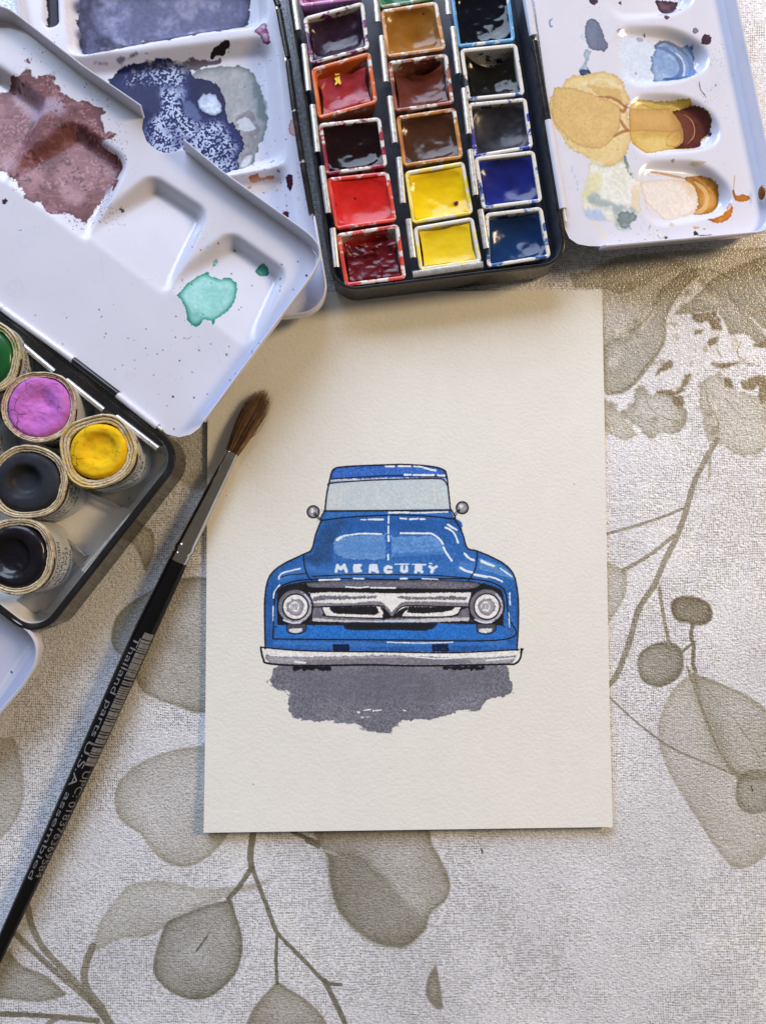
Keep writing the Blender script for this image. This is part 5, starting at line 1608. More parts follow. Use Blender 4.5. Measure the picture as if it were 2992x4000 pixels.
def pan(corners, label, c1, c2, st, st2, amt, level=-1.1, bowl=1.1, lump=.25, shrink=0.0, tear=0.0, seed=0, rough=.16, dots=None, z=12.9, wl=1.15, bmp=.18, gap=0.0, arc=0.0, hollow=None):
    level += .35
    bowl *= 1.5
    amt = min(.9, amt * 1.3 + .10)
    q = np.array([P(x, y, z)[:2] for x, y in corners]) / MM   # tl tr br bl
    c = q.mean(0)
    e = empty("paint_pan", (c[0] * MM, c[1] * MM, 2.3 * MM), label, "paint pan", "square paint pans in the tin")
    ql = q - c
    zt = z - 2.3
    path = ccw(rounded(ql, 1.5, 5))
    mb = MB()
    mb.sweep(path, [(-1.5, .05), (-1.3, .3), (-.15, zt - .5), (-.02, zt - .15), (-.2, zt), (-wl + .25, zt), (-wl, zt - .2), (-wl - .5, zt - 4.5), (-wl - .9, zt - 6.0)], True, floor=True)
    mb.build("pan_cup", cup_mat("pan_plastic", st, st2, amt), e)
    # paint block
    rg = np.random.default_rng(seed)
    n = 34
    inn = np.array([x + (-x) / np.linalg.norm(x) * (wl + .02) * 1.41 for x in ql])
    G = fbm(n + 1, n + 1, 12, seed + 500, 3)
    G2 = fbm(n + 1, n + 1, 5, seed + 900, 2)
    pb_ = MB()
    vs_, fs_ = [], []
    off = rg.uniform(-.18, .18, 2)
    for j in range(n + 1):
        for i in range(n + 1):
            u, v = i / n, j / n
            a, b_ = 2 * u - 1, 2 * v - 1
            k = shrink * (.6 + .8 * G[j, i])
            # edges of a shrunken block pull in between the corners
            uu = .5 + (u - .5) * (1 - k * (1 - .55 * b_ * b_))
            vv = .5 + (v - .5) * (1 - k * (1 - .55 * a * a))
            # the upper edge has worn back from the wall, straight (gap) or in a curve (arc), mm
            back = (gap * (.7 + .6 * G[j, i]) + arc * (1 - a * a)) / 15.0
            vv = vv + back * (1 - vv) ** 1.5
            p = bil(inn, uu, vv)
            d2 = (a - off[0]) ** 2 + (b_ - off[1]) ** 2
            sq_ = (a ** 4 + b_ ** 4) ** .25
            h = level - bowl * .62 * (1 - min(1.0, sq_) ** 5) - .18 * bowl * math.exp(-d2 * 2.2) + .35 * (a * a * b_ * b_) * (1 + G[j, i]) + lump * (G[j, i] - .5) * 1.5 + lump * .4 * (G2[j, i] - .5)
            if hollow:
                h -= hollow[3] * math.exp(-((a - hollow[0]) ** 2 + (b_ - hollow[1]) ** 2) / hollow[2] ** 2)
            if tear:
                h += tear * sstep(np.array(G2[j, i]), .45, .7) * (1 if v < .35 else .3)
            vs_.append((p[0] * MM, p[1] * MM, (zt + h) * MM))
    for j in range(n):
        for i in range(n):
            a = j * (n + 1) + i
            fs_.append((a, a + 1, a + n + 2, a + n + 1))
    # sides going down
    ring = [i for i in range(n + 1)] + [(j + 1) * (n + 1) - 1 for j in range(1, n + 1)] + [n * (n + 1) + i for i in range(n - 1, -1, -1)] + [j * (n + 1) for j in range(n - 1, 0, -1)]
    nb_ = len(vs_)
    for r_ in ring:
        x, y, h = vs_[r_]
        vs_.append((x * .97, y * .97, max(h - 4.0 * MM, .0006)))
    m_ = len(ring)
    for k in range(m_):
        fs_.append((ring[k], ring[(k + 1) % m_], nb_ + (k + 1) % m_, nb_ + k))
    pb_.add(vs_, fs_)
    pb_.build("paint_cake", paint_mat("gouache", c1, c2, rough, bmp, dots=dots), e, sharp=55)
    return e


def L3(r, g_, b_):
    return albl((r, g_, b_))


pan([(1150, -120), (1395, -155), (1419, -6), (1172, 27)], "pan of magenta paint at the very top of the left column", L3(120, 20, 70), L3(90, 14, 60), L3(190, 130, 180), L3(150, 40, 110), .6, seed=1)
pan([(1183, 66), (1420, 4), (1444, 190), (1213, 252)], "pan of near black purple paint with scraped hollow", L3(40, 22, 36), L3(58, 34, 56), L3(110, 40, 100), L3(60, 20, 60), .35, bowl=1.6, level=-1.0, lump=.5, shrink=.05, gap=1.2, hollow=(-.1, -.1, .5, .6), seed=2)
pan([(1214, 266), (1446, 200), (1475, 402), (1243, 466)], "tilted pan of rose crimson paint with yellow flakes on it", L3(134, 36, 44), L3(158, 54, 62), L3(196, 88, 40), L3(200, 110, 60), .62, level=-1.9, bowl=.9, shrink=.16, lump=.2, gap=2.2, hollow=(.25, .15, .4, .7), seed=3)
pan([(1243, 481), (1486, 456), (1514, 651), (1275, 684)], "pan of blackish maroon paint below the tilted rose pan", L3(30, 14, 18), L3(44, 20, 24), L3(150, 30, 56), L3(110, 16, 46), .42, level=-.8, bowl=1.2, lump=.4, gap=.6, seed=4, rough=.08)
pan([(1276, 694), (1518, 668), (1550, 864), (1311, 897)], "pan of bright scarlet red paint", L3(196, 34, 28), L3(176, 26, 26), L3(214, 70, 50), L3(190, 40, 50), .62, level=-.9, bowl=.7, lump=.25, gap=.5, hollow=(-.2, .35, .35, .4), seed=5, dots=L3(90, 16, 16), bmp=.1)
pan([(1313, 912), (1557, 874), (1587, 1089), (1348, 1119)], "pan of torn deep red paint in the bottom left corner of the tin", L3(104, 18, 28), L3(74, 12, 22), L3(206, 70, 56), L3(180, 46, 46), .48, level=-1.4, bowl=.5, lump=.55, shrink=.10, tear=.9, gap=3.0, seed=6, rough=.16, bmp=.06)
pan([(1450, -150), (1690, -180), (1702, -4), (1484, 34)], "pan of green paint cut off by the top of the photo", L3(30, 96, 60), L3(24, 80, 50), L3(60, 130, 90), L3(180, 120, 80), .5, seed=7)
pan([(1485, 38), (1707, 3), (1742, 194), (1510, 225)], "pan of ochre brown paint", L3(140, 92, 30), L3(116, 72, 22), L3(176, 120, 60), L3(206, 150, 110), .55, level=-.9, bowl=1.3, lump=.2, hollow=(.1, .4, .45, .7), seed=8, dots=L3(40, 24, 12), bmp=.1)
pan([(1513, 239), (1747, 206), (1774, 405), (1542, 438)], "pan of reddish brown paint half worn away at its upper edge", L3(104, 50, 38), L3(88, 40, 30), L3(150, 80, 60), L3(90, 44, 30), .5, level=-1.5, bowl=.9, shrink=.10, lump=.25, gap=1.4, arc=2.6, hollow=(-.2, .3, .45, .5), seed=9, bmp=.1)
pan([(1546, 453), (1779, 418), (1810, 617), (1575, 652)], "pan of dark chocolate brown paint", L3(60, 36, 24), L3(84, 50, 34), L3(186, 130, 60), L3(160, 90, 40), .66, level=-.8, bowl=1.3, lump=.3, gap=.8, seed=10, rough=.12)
pan([(1579, 669), (1813, 629), (1849, 835), (1610, 875)], "pan of glossy warm yellow paint with a dark red speck", L3(226, 188, 18), L3(206, 168, 16), L3(222, 192, 60), L3(230, 210, 110), .5, level=-.8, bowl=.8, lump=.3, gap=.6, hollow=(0, .1, .7, .5), seed=11, rough=.1, bmp=.22)
pan([(1614, 886), (1848, 846), (1882, 1024), (1638, 1058)], "pan of lemon yellow paint above the steel retaining bar", L3(222, 190, 30), L3(206, 174, 26), L3(224, 206, 110), L3(224, 200, 80), .3, level=-.9, bowl=.6, shrink=.07, lump=.18, gap=.8, seed=12, rough=.2, bmp=.1)
pan([(1757, -30), (1985, -62), (2013, 160), (1786, 186)], "pan of glossy blue black paint with a light blue stained rim", L3(14, 16, 26), L3(22, 26, 40), L3(90, 150, 196), L3(70, 130, 180), .72, level=-.9, bowl=.9, lump=.5, seed=13, rough=.06, bmp=.3)
pan([(1795, 190), (2018, 168), (2050, 371), (1824, 393)], "pan of black paint with bare white wall showing", L3(24, 22, 20), L3(32, 30, 28), L3(50, 80, 130), L3(30, 30, 40), .22, level=-1.2, bowl=1.2, shrink=.08, lump=.35, arc=4.6, gap=.4, seed=14, rough=.1)
pan([(1824, 402), (2055, 380), (2083, 578), (1851, 617)], "pan of dull indigo grey paint", L3(34, 34, 40), L3(48, 46, 56), L3(40, 50, 150), L3(60, 60, 130), .34, level=-1.0, bowl=1.3, lump=.2, gap=1.0, hollow=(0, .1, .6, .5), seed=15, rough=.24)
pan([(1851, 613), (2087, 586), (2119, 788), (1883, 818)], "pan of deep ultramarine blue paint", L3(24, 34, 110), L3(28, 30, 84), L3(80, 110, 170), L3(30, 50, 120), .22, level=-.9, bowl=1.1, lump=.2, gap=.8, hollow=(-.1, .3, .5, .5), seed=16, rough=.13)
pan([(1893, 832), (2117, 806), (2152, 1006), (1902, 1046)], "pan of dark petrol blue paint in the bottom right corner of the tin", L3(18, 44, 84), L3(26, 56, 100), L3(30, 74, 130), L3(60, 110, 160), .35, level=-1.3, bowl=1.5, lump=.3, gap=1.0, hollow=(.1, -.1, .6, .7), seed=17, rough=.09)
# yellow flakes on the rose paint, red speck on the yellow one
rose = bpy.data.objects["paint_pan.002"]
M_YEL = simple("yellow_flake", L3(222, 184, 30)[:3], .5)
for pts in ([(1308, 288), (1326, 287), (1327, 292), (1309, 294)], [(1308, 300), (1318, 296), (1327, 298), (1328, 308), (1333, 325), (1326, 330), (1322, 322), (1315, 329), (1307, 332), (1313, 316), (1307, 310)]):
    p = [P(x, y, 11.15) for x, y in pts]
    mb = MB()
    mb.add([tuple(v) for v in p] + [tuple(v - np.array([0, 0, .25 * MM])) for v in p], [tuple(range(len(p)))] + [(i, (i + 1) % len(p), len(p) + (i + 1) % len(p), len(p) + i) for i in range(len(p))])
    mb.build("paint_flake", M_YEL, rose, under(rose), flat=True)
yel = bpy.data.objects["paint_pan.010"]
mb = MB()
c = P(1781, 793, 12.0)
mb.rings([[c + np.array([math.cos(t) * .72 * math.cos(a), math.sin(t) * .72 * math.cos(a), .18 * math.sin(a)]) * MM for t in np.linspace(0, 6.283, 14, endpoint=False)] for a in (0, .6, 1.2)], (True, True))
mb.build("paint_flake", simple("red_speck", L3(96, 14, 14)[:3], .15), yel, under(yel))['label'] = "dark red speck"

# ------------------------------------------------------------------ tin with the wrapped paints
ZL = 15.0
M_LINE = simple("tin_lining_enamel", albl((226, 222, 218))[:3], .22, coat=.4, var=.06)
body_l, path_l = tin_body(TIN_L, [(731, 1766), (149, 2511), (-430, 2062), (-385, 890)], ZL, [9, 9, 4, 4], M_LINE, 2.0, base_in=.1, lift=.05, wall=2.0)
# black ledge along the hinge side
mb = MB()
pl_ = [P(x, y, ZL - .6) for x, y in [(-385, 925), (20, 1242), (560, 1660), (628, 1715), (600, 1735), (500, 1665), (-20, 1262), (-385, 975)]]
mb.add([tuple(v) for v in pl_] + [tuple(v - np.array([0, 0, 7 * MM])) for v in pl_], [tuple(range(8))] + [(i, (i + 1) % 8, 8 + (i + 1) % 8, 8 + i) for i in range(8)])
mb.build("hinge_ledge", M_BLACK, TIN_L, under(TIN_L), flat=True)
for a, b, m_, r_ in (((-200, 1050), (14, 1206), M_WHITE, 1.05), ((16, 1208), (288, 1405), M_WHITE, 1.05), ((291, 1410), (462, 1541), M_BLACK, 1.15), ((461, 1543), (616, 1666), M_WHITE, 1.05)):
    rod("hinge_knuckle", a, b, 14.8, r_, m_, TIN_L)
rod("hinge_pin", (0, 1196), (634, 1680), 14.8, .5, M_STEEL, TIN_L)
for a, b in (((-120, 1190), (27, 1292)), ((68, 1330), (213, 1452)), ((262, 1486), (406, 1602)), ((456, 1628), (618, 1752))):
    clip(a, b, 14.4, .85, TIN_L)
clip((328, 2232), (513, 2012), 13.6, .8, TIN_L)


def plate(name, pts, z, parent, t=.3, z2=None, mat=None):
    p = [P(x, y, zz) for (x, y), zz in zip(pts, z if hasattr(z, '__len__') else [z] * len(pts))]
    n = len(p)
    mb = MB()
    mb.add([tuple(v) for v in p] + [tuple(v - np.array([0, 0, t * MM])) for v in p], [tuple(range(n)), tuple(range(2 * n - 1, n - 1, -1))] + [(i, (i + 1) % n, n + (i + 1) % n, n + i) for i in range(n)])
    return mb.build(name, mat or M_PLATE, parent, under(parent), flat=True)


plate("divider", [(200, 2052), (338, 2168), (350, 2168), (348, 2176), (318, 2213), (255, 2170), (180, 2080)], 6.0, TIN_L)
rod("divider", (200, 2054), (336, 2172), 6.8, .45, M_PLATE, TIN_L)
plate("divider", [(330, 1905), (470, 1978), (500, 1986), (560, 1905), (660, 1785), (600, 1755), (470, 1800)], 4.2, TIN_L)
rod("divider", (338, 1918), (474, 1980), 5.2, .5, M_PLATE, TIN_L)
plate("divider", [(60, 2350), (100, 2400), (180, 2378), (270, 2270), (318, 2213), (250, 2200)], 4.5, TIN_L)
rod("divider", (20, 2345), (98, 2396), 6.0, .7, M_STEEL, TIN_L)

# ------------------------------------------------------------------ wrapped paints
m_wrap, nt, b = new_mat("rolled_canvas")
v = coords(nt)
f = noise(nt, v, 900, 4, .6)
nt.links.new(ramp(nt, noise(nt, v, 140, 5), [(.3, albl((160, 138, 108))), (.55, albl((200, 184, 154))), (.8, albl((216, 204, 180)))]), b.inputs["Base Color"])
b.inputs["Roughness"].default_value = .8
vo = nd(nt, "ShaderNodeTexVoronoi")
vo.inputs["Scale"].default_value = 1500
nt.links.new(v, vo.inputs["Vector"])
h_ = bump(nt, b, vo.outputs["Distance"], .7, .18)
bump(nt, b, f, .5, .12, h_)
M_LABEL = simple("paper_label", albl((176, 174, 168))[:3], .5, var=.10, vs=220)
M_INK = simple("label_ink", (.012, .012, .014), .6)
M_BAND = simple("dark_band", (.018, .012, .012), .5, var=.3)


def stained_wrap(name, stain, amt):
    m = m_wrap.copy()
    m.name = name
    nt = m.node_tree
    b = nt.nodes["Principled BSDF"]
    src = b.inputs["Base Color"].links[0].from_socket
    v = coords(nt)
    k = ramp(nt, noise(nt, v, 230, 6, .7), [(.60 - .30 * amt, (0, 0, 0, 1)), (.72 - .24 * amt, (1, 1, 1, 1))])
    k3 = ramp(nt, noise(nt, v, 600, 4, .7), [(.60, (0, 0, 0, 1)), (.70, (1, 1, 1, 1))])
    src = mix(nt, k3, src, (.10, .075, .05, 1))
    nt.links.new(mix(nt, k, src, stain), b.inputs["Base Color"])
    return m


def text_mesh(body, size):
    c = bpy.data.curves.new("lettering", 'FONT')
    c.body = body
    c.size = size
    o = bpy.data.objects.new("lettering", c)
    S.collection.objects.link(o)
    bpy.context.view_layer.update()
    dg = bpy.context.evaluated_depsgraph_get()
    me = bpy.data.meshes.new_from_object(o.evaluated_get(dg))
    bm = bmesh.new()
    bm.from_mesh(me)
    w_ = max([v.co.x for v in bm.verts] + [0])
    for k in range(1, 8):
        bmesh.ops.bisect_plane(bm, geom=bm.verts[:] + bm.edges[:] + bm.faces[:], plane_co=(0, size * (k - 1) / 7, 0), plane_no=(0, 1, 0))
    for k in range(1, int(w_ / size * 3)):
        bmesh.ops.bisect_plane(bm, geom=bm.verts[:] + bm.edges[:] + bm.faces[:], plane_co=(size * k / 3, 0, 0), plane_no=(1, 0, 0))
    bm.verts.index_update()
    vs_ = [tuple(v.co) for v in bm.verts]
    fs_ = [tuple(v.index for v in f.verts) for f in bm.faces]
    bm.free()
    bpy.data.objects.remove(o)
    bpy.data.curves.remove(c)
    bpy.data.meshes.remove(me)
    return np.array(vs_), fs_


def wrapped(cx, cy, rx, ry, label, c1, c2, stain, amt, top=20.0, sq=2.22, rot=0.0, pr=.76, dish=1.5, dr=.42, dome=.6, dent=None, lines=(), seed=0, rough=.6, bmp=.25, text_a=-20, poff=(0, 0), dd=.55):
    base = 3.0
    c = P(cx, cy, top)
    ex = P(cx + rx, cy, top)
    ey = P(cx, cy + ry, top)
    RX, RY = (ex[0] - c[0]) / MM, (c[1] - ey[1]) / MM
    e = empty("wrapped_pan", (c[0], c[1], base * MM), label, "paint pan", "cloth wrapped paints in the lower tin")
    H = top - base
    N = 72

    def rad(a):
        ca_, sa = math.cos(a - rot), math.sin(a - rot)
        return 1 / ((abs(ca_) / RX) ** sq + (abs(sa) / RY) ** sq) ** (1 / sq)

    rng = np.random.default_rng(seed)
    wob = [1 + .012 * math.sin(3 * a + seed) + .010 * math.sin(5 * a + 2 * seed) for a in np.linspace(0, 2 * math.pi, N, endpoint=False)]

    def rad2(a):
        return 1 / ((abs(math.cos(a)) / RX) ** 2.08 + (abs(math.sin(a)) / RY) ** 2.08) ** (1 / 2.08)

    def ring(fac, h, spiral=0.0, jit=0.0):
        out = []
        for i, a in enumerate(np.linspace(0, 2 * math.pi, N, endpoint=False)):
            r = rad(a) * wob[i] * (fac + spiral * (i / N)) + (rng.uniform(-1, 1) * jit if jit else 0)
            out.append(np.array([math.cos(a) * r, math.sin(a) * r, h]) * MM)
        return out

    # body with dark band under the rolled edge
    mb = MB()
    mb.rings([ring(.93, .05), ring(.965, .5), ring(.965, H - 2.2)], (True, False), 0)
    mb.rings([ring(.965, H - 2.2), ring(.985, H - 1.9), ring(.99, H - 1.0), ring(.96, H - .6)], (False, False), 1)
    mb.build("pan_wall", [M_LABEL, M_BAND], e)
    # rolled layers of cloth, a groove between each
    wr = MB()
    n_roll = 3
    w0 = (1.0 - pr - .02) / n_roll
    for k in range(n_roll):
        o_ = 1.0 - k * w0
        i_ = o_ - w0 * .96
        m_ = (o_ + i_) / 2
        hh = H - .25 * k
        prof = [(o_, hh - 1.6), (o_ + .004, hh - .6), (o_ - w0 * .15, hh - .15), (m_, hh), (i_ + w0 * .15, hh - .15), (i_, hh - .6), (i_, hh - 1.6)]
        wr.rings([ring(f_, h_ + .22 * (rng.random() - .5), -w0 * .5, .10) for f_, h_ in prof])
    wr.build("rolled_rim", stained_wrap("stained_canvas", stain, amt), e)
    # the cake of paint
    pk = MB()
    rings = []
    NR = 26
    G = fbm(80, 80, 9, seed + 40, 4)
    for k in range(NR + 1):
        t = 1 - k / NR
        rr = []
        for i, a in enumerate(np.linspace(0, 2 * math.pi, N, endpoint=False)):
            r = rad2(a) * pr * t * (1.03 + .02 * math.sin(2 * a + seed))
            x, y = math.cos(a) * r, math.sin(a) * r
            gn = G[int(40 + y * 2.6) % 80, int(40 + x * 2.6) % 80] - .5
            edge = 1 - math.exp(-((1 - t) / .055))
            h = H - 1.3 + (dome + .9) * edge
            s = t / dr
            px_, py_ = x - poff[0], y - poff[1]
            dist = math.hypot(px_ / RX, py_ / RY) / dr
            h -= dish * (1 / (1 + math.exp((dist - 1) * 9)))
            if dent:
                for (dx, dy, dw_, dep) in dent:
                    h -= dep * math.exp(-((x - dx) ** 2 + (y - dy) ** 2) / dw_ ** 2)
            h += gn * dd
            rr.append(np.array([x + poff[0] * .25, y + poff[1] * .25, h]) * MM)
        rings.append(rr)
    pk.rings(rings, (False, True))
    pk.build("paint_cake", paint_round(c1, c2, rough, bmp), e, sharp=80)
    # paper label glued round the side
    if lines:
        lb = MB()
        a0, a1 = math.radians(text_a - 62), math.radians(text_a + 62)
        K = 40
        vs_ = []
        for i in range(K + 1):
            a = a0 + (a1 - a0) * i / K
            r = rad(a) * .965 + .12
            for h in (1.0, H - 2.6):
                vs_.append((math.cos(a) * r * MM, math.sin(a) * r * MM, h * MM))
        lb.add(vs_, [(2 * i, 2 * i + 2, 2 * i + 3, 2 * i + 1) for i in range(K)])
        lab = lb.build("paper_label", M_LABEL, e)
        lh = min((H - 4.2) / len(lines), 2.7)
        for j, s in enumerate(lines):
            tv, tf = text_mesh(s, lh * 1.0)
            if len(tv) == 0:
                continue
            wd = tv[:, 0].max()
            am = math.radians(text_a)
            r0 = rad(am)
            m2 = MB()
            vs_ = []
            for x, y, _ in tv:
                a = am + (x - wd / 2) / r0
                r = rad(a) * .965 + .17
                h = H - 3.2 - (j + .78) * lh + y
                vs_.append((math.cos(a) * r * MM, math.sin(a) * r * MM, h * MM))
            m2.add(vs_, tf)
            m2.build("lettering", M_INK, lab, flat=True)
    return e


def paint_round(c1, c2, rough, bmp):
    m = paint_mat("pressed_paint", c1, c2, rough, bmp * (3.2 if rough > .5 else 1.4), 420)
    b = m.node_tree.nodes["Principled BSDF"]
    b.inputs["Coat Weight"].default_value = 0 if rough > .4 else .3
    nt = m.node_tree
    v = coords(nt)
    src = b.inputs["Base Color"].links[0].from_socket
    vo = nd(nt, "ShaderNodeTexVoronoi", feature='DISTANCE_TO_EDGE')
    vo.inputs["Scale"].default_value = 210
    wv = nd(nt, "ShaderNodeVectorMath", operation='ADD')
    nz = nd(nt, "ShaderNodeTexNoise")
    nz.inputs["Scale"].default_value = 240
    sc_ = nd(nt, "ShaderNodeVectorMath", operation='SCALE')
    sc_.inputs[3].default_value = .004
    nt.links.new(v, nz.inputs["Vector"])
    nt.links.new(nz.outputs["Color"], sc_.inputs[0])
    nt.links.new(v, wv.inputs[0])
    nt.links.new(sc_.outputs[0], wv.inputs[1])
    nt.links.new(wv.outputs[0], vo.inputs["Vector"])
    crack = ramp(nt, vo.outputs["Distance"], [(.0, (1, 1, 1, 1)), (.035, (0, 0, 0, 1))])
    where = ramp(nt, noise(nt, v, 110, 3), [(.50, (0, 0, 0, 1)), (.60, (1, 1, 1, 1))])
    mm = nd(nt, "ShaderNodeMath", operation='MULTIPLY')
    nt.links.new(crack, mm.inputs[0])
    nt.links.new(where, mm.inputs[1])
    k = nd(nt, "ShaderNodeMath", operation='MULTIPLY')
    nt.links.new(mm.outputs[0], k.inputs[0])
    k.inputs[1].default_value = .75 if rough > .5 else .25
    dark = tuple(x * .35 for x in c2[:3]) + (1,)
    col = mix(nt, k.outputs[0], src, dark)
    speck = ramp(nt, noise(nt, v, 700, 2), [(.68, (0, 0, 0, 1)), (.74, (1, 1, 1, 1))])
    s2 = nd(nt, "ShaderNodeMath", operation='MULTIPLY')
    nt.links.new(speck, s2.inputs[0])
    s2.inputs[1].default_value = .6
    nt.links.new(mix(nt, s2.outputs[0], col, dark), b.inputs["Base Color"])
    prev = b.inputs["Normal"].links[0].from_socket
    inv = nd(nt, "ShaderNodeMath", operation='SUBTRACT')
    inv.inputs[0].default_value = 1
    nt.links.new(mm.outputs[0], inv.inputs[1])
    bump(nt, b, inv.outputs[0], .8 if rough > .5 else .2, .3, prev)
    return m


wrapped(-62, 1395, 142, 150, "round wrapped pan of glossy green paint at the left edge", L3(26, 96, 44), L3(20, 76, 36), L3(120, 140, 80), .35, dish=-.6, dr=.5, seed=3, rough=.2, lines=("SUNSHINE", "PG7 green", "handmade"), text_a=-5, bmp=.1, dd=.2)
wrapped(152, 1589, 147, 140, "round wrapped pan of lilac pink paint with a crumbly pressed hollow", L3(190, 110, 184), L3(168, 88, 162), L3(150, 60, 120), .30, dish=.7, dr=.5, dent=[(1.2, 2.2, 2.6, .9), (-1.5, -1.5, 2.5, .4), (2.5, 0, 1.6, .6)], seed=5, rough=.75, bmp=.35, pr=.83, dd=1.3, lines=(), text_a=-20)
wrapped(381, 1763, 148, 144, "round wrapped pan of chalky yellow paint with a thumbed hollow", L3(222, 178, 20), L3(204, 156, 14), L3(196, 160, 40), .36, dish=1.6, dr=.40, seed=7, rough=.7, bmp=.3, dd=.9, pr=.74, sq=2.6, rot=.3, lines=("TURMERIC ALIVE", "PY184", "handmade watercolour"), text_a=-28, poff=(.6, .6))
wrapped(108, 1884, 155, 146, "round wrapped pan of dark slate grey paint with a smooth deep hollow", L3(48, 50, 58), L3(40, 42, 50), L3(60, 56, 56), .12, dish=2.6, dr=.37, seed=9, rough=.42, bmp=.06, pr=.80, lines=("TIMBERWOLF", "(HIS GREY) light", "handmade w"), text_a=-38, poff=(-.8, .3), dd=.2)
wrapped(62, 2174, 150, 152, "round wrapped pan of glossy black violet paint at the bottom of the tin", L3(30, 26, 38), L3(22, 20, 26), L3(70, 60, 76), .22, dish=2.2, dr=.46, seed=11, rough=.22, bmp=.30, pr=.80, lines=("GAAYICORN", "(SMALL)", "PBl51 PV23", "handmade"), text_a=-18, poff=(-1.2, 0), dd=.7)
wrapped(-168, 1700, 150, 150, "wrapped pan cut off by the left edge, only its rim showing", L3(90, 30, 40), L3(70, 20, 30), L3(90, 40, 40), .3, seed=13, lines=("handmade",), text_a=0)

# ------------------------------------------------------------------ the brush
AX = [(908, 1768, 4.4), (697, 2193, 4.2), (559, 2483, 3.9), (360, 2926, 3.6), (165, 3353, 3.2), (-70, 3865, 2.8)]
ax = [P(*q) for q in AX]
seglen = [0] + list(np.cumsum([np.linalg.norm(ax[i + 1] - ax[i]) for i in range(len(ax) - 1)]))


def axis_at(s):
    for i in range(len(ax) - 1):
        if s <= seglen[i + 1] or i == len(ax) - 2:
            t = (s - seglen[i]) / (seglen[i + 1] - seglen[i])
            return ax[i] + (ax[i + 1] - ax[i]) * t
    return ax[-1]


def frame(s):
    d = axis_at(s + .004) - axis_at(s - .004)
    d /= np.linalg.norm(d)
    side = np.cross(d, [0, 0, 1.0])
    side /= np.linalg.norm(side)
    if side[0] < 0:
        side = -side
    up = np.cross(side, d)
    if up[2] < 0:
        up = -up
    return d, side, up


def s_of(px, py, z=4.0):
    p = P(px, py, z)
    best = min(np.linspace(-.03, seglen[-1], 1600), key=lambda s: np.linalg.norm((axis_at(s) - p)[:2]))
    return best


brush = empty("paint_brush", ax[1], "black handled round watercolour brush lying across the card edge", "paintbrush")


def turned(name, prof, mat, parent, n=32, caps=(True, True)):
    mb = MB()
    rings = []
    for s, r in prof:
        d, side, up = frame(s)
        o = axis_at(s)
        rings.append([o + (side * math.cos(a) + up * math.sin(a)) * r * MM for a in np.linspace(0, 2 * math.pi, n, endpoint=False)])
    mb.rings(rings, caps)
    return mb.build(name, mat, parent, under(brush) if parent is brush else None, sharp=30)


s1 = seglen[1]
m_lac, nt, b = new_mat("black_lacquer")
b.inputs["Base Color"].default_value = (.005, .005, .006, 1)
b.inputs["Roughness"].default_value = .2
b.inputs["Specular IOR Level"].default_value = .3
bump(nt, b, noise(nt, coords(nt), 300, 3), .3, .05)
S_END = seglen[-1]
hprof = [(s1 - .002, 2.5), (s1, 2.9), (s1 + .004, 2.98), (s1 + .012, 3.12), (s1 + .022, 3.3), (s1 + .036, 3.38), (s1 + .055, 3.25), (s1 + .075, 2.95), (s1 + .1, 2.5), (s1 + .12, 2.15), (S_END, 1.7)]
handle = turned("handle", hprof, m_lac, brush)
fp = [(0, 2.0), (.0003, 2.06), (.004, 2.12), (s1 * .55, 2.62), (s1 - .0068, 2.95), (s1 - .0062, 2.85), (s1 - .0056, 3.05), (s1 - .0045, 3.28), (s1 - .0034, 3.05), (s1 - .0029, 2.86), (s1 - .0023, 3.02), (s1 - .0008, 3.06), (s1 - .0001, 2.95)]
ferr = turned("ferrule", fp, M_CHROME, brush)


def hr(s):
    for i in range(len(hprof) - 1):
        if hprof[i][0] <= s <= hprof[i + 1][0]:
            t = (s - hprof[i][0]) / (hprof[i + 1][0] - hprof[i][0])
            return hprof[i][1] + t * (hprof[i + 1][1] - hprof[i][1])
    return hprof[-1][1]


def on_handle(s, ang, lift=.09):
    """point on the lacquer: ang from the top towards the right"""
    d, side, up = frame(s)
    a = math.radians(ang)
    return axis_at(s) + (side * math.sin(a) + up * math.cos(a)) * (hr(s) + lift) * MM


M_FOIL = simple("silver_print", (.20, .20, .225), .4, var=.35, vs=900)
# bar code
sb0, sb1 = s_of(600, 2475), s_of(372, 2992)
rg = random.Random(5)
k = 0
s = sb0
while s < sb1:
    wd = rg.choice([.5, .5, .9, 1.4, 2.0]) * MM
    gp = rg.choice([.22, .22, .35, .6]) * MM
    e_ = min(s + wd, sb1)
    mb = MB()
    a_ = np.linspace(14, 72, 9)
    vs_ = [on_handle(s, t) for t in a_] + [on_handle(e_, t) for t in a_]
    mb.add(vs_, [(i, i + 1, 10 + i, 9 + i) for i in range(8)])
    mb.build("code_bar", M_FOIL, handle)
    s = e_ + gp


def handle_text(body, s0, s1_, a_lo, a_hi, sq=1.0):
    tv, tf = text_mesh(body, 1.0)
    x0, x1 = tv[:, 0].min(), tv[:, 0].max()
    y0, y1 = -.02, .72
    mb = MB()
    mb.add([on_handle(s0 + (x - x0) / (x1 - x0) * (s1_ - s0), a_lo + (y - y0) / (y1 - y0) * (a_hi - a_lo), .10) for x, y, _ in tv], tf)
    mb.build("lettering", M_FOIL, handle, flat=True)


handle_text("Thailand", s_of(545, 2480), s_of(450, 2702), -22, 12)
handle_text("parts", s_of(425, 2725), s_of(375, 2866), -22, 12)
handle_text("U.S.A", s_of(360, 2885), s_of(285, 3060), -26, 14)
handle_text("assembled", s_of(265, 3080), s_of(118, 3422), -20, 14)
handle_text("UPC: 018376369584", s_of(350, 3005), s_of(165, 3428), 24, 66)

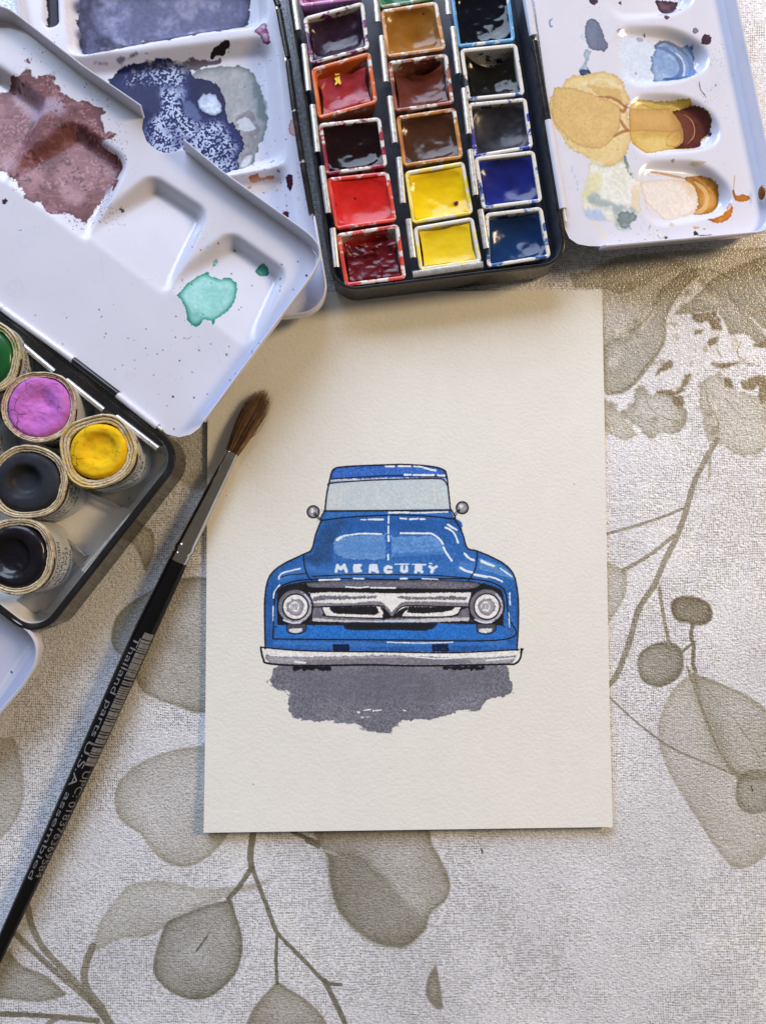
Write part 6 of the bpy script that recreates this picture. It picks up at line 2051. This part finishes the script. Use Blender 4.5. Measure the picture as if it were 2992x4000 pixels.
# hairs
M_HAIR = [simple("sable_hair_" + n_, c_, .36, var=.3, vs=600, spec=.6) for n_, c_ in (("dark", (.024, .012, .007)), ("brown", (.085, .042, .019)), ("tan", (.22, .115, .052)), ("pale", (.42, .27, .15)))]
d0, side0, up0 = frame(.002)
fw = -d0
rg = random.Random(11)
hb = MB()
tip = P(1033, 1520, 3.6)
L0 = np.linalg.norm(tip - ax[0])
fw = (tip - ax[0]) / L0
sd = np.cross(fw, [0, 0, 1.0])
sd /= np.linalg.norm(sd)
if sd[0] < 0:
    sd = -sd
upv = np.cross(sd, fw)
if upv[2] < 0:
    upv = -upv


def hair(a, rr, length, spread, rad=.085, bend=0.0, flop=0.0):
    cx_, cz_ = math.cos(a) * rr, math.sin(a) * rr
    pts = []
    for k in range(8):
        t = k / 7
        # swelling belly, closing towards the tip
        w_ = 1.8 + 1.6 * math.sin(min(1, t / .72) * math.pi / 2) - .30 * max(0, (t - .72) / .28) ** 1.5
        w_ = w_ + spread * t * t
        z_ = 1.75 + .9 * math.sin(t * math.pi) - .5 * t
        pts.append(ax[0] + fw * (L0 * length * t - .0015 * (1 - t)) + sd * (cx_ * w_ + bend * t ** 2.2) * MM + upv * (cz_ * z_ - .4 * t - flop * t * t) * MM)
    hb.tube(pts, [rad * (1 - .82 * (k / 7) ** 2) for k in range(8)], 4, True, rg.choices((0, 1, 2, 3), (28, 34, 27, 11))[0])


for i in range(900):
    a = rg.uniform(0, 2 * math.pi)
    rr = math.sqrt(rg.random())
    a = round(a * 9) / 9 + rg.gauss(0, .045)   # hairs gather into locks
    hair(a, rr, .70 + .34 * (1 - rr * rr * .5) * rg.random() ** .7, rg.gauss(.1, .45), rg.uniform(.05, .10), rg.gauss(.35, .35) * (.5 + .5 * rr))
for b_, ln in ((-2.4, .86), (-3.1, .82), (-1.8, .9), (2.5, .86), (2.2, .92), (2.9, .84), (2.0, .95), (-3.6, .8), (-1.2, .96), (1.5, 1.0), (-4.4, .74), (3.4, .8), (-2.0, 1.02), (.8, 1.05), (-.5, 1.04), (3.9, .72), (-2.7, .95), (1.9, 1.03)):
    hair(math.pi if b_ < 0 else 0, .8, ln, 0, .05, b_ * .8)
for k, (px_, py_) in enumerate([(1047, 1620), (1012, 1650)]):
    p1 = P(px_, py_, 4)
    q0 = P(962, 1722 - 4 * k, 4.5)
    m_ = (p1 + q0) / 2 + sd * .0012
    hb.tube([q0, (q0 + m_) / 2 + sd * .0004, m_, (m_ + p1) / 2, p1], [.05, .05, .045, .04, .02], 4, True)
tuft = hb.build("hair_tuft", M_HAIR, brush, under(brush), sharp=180)
tuft['kind'] = "stuff"
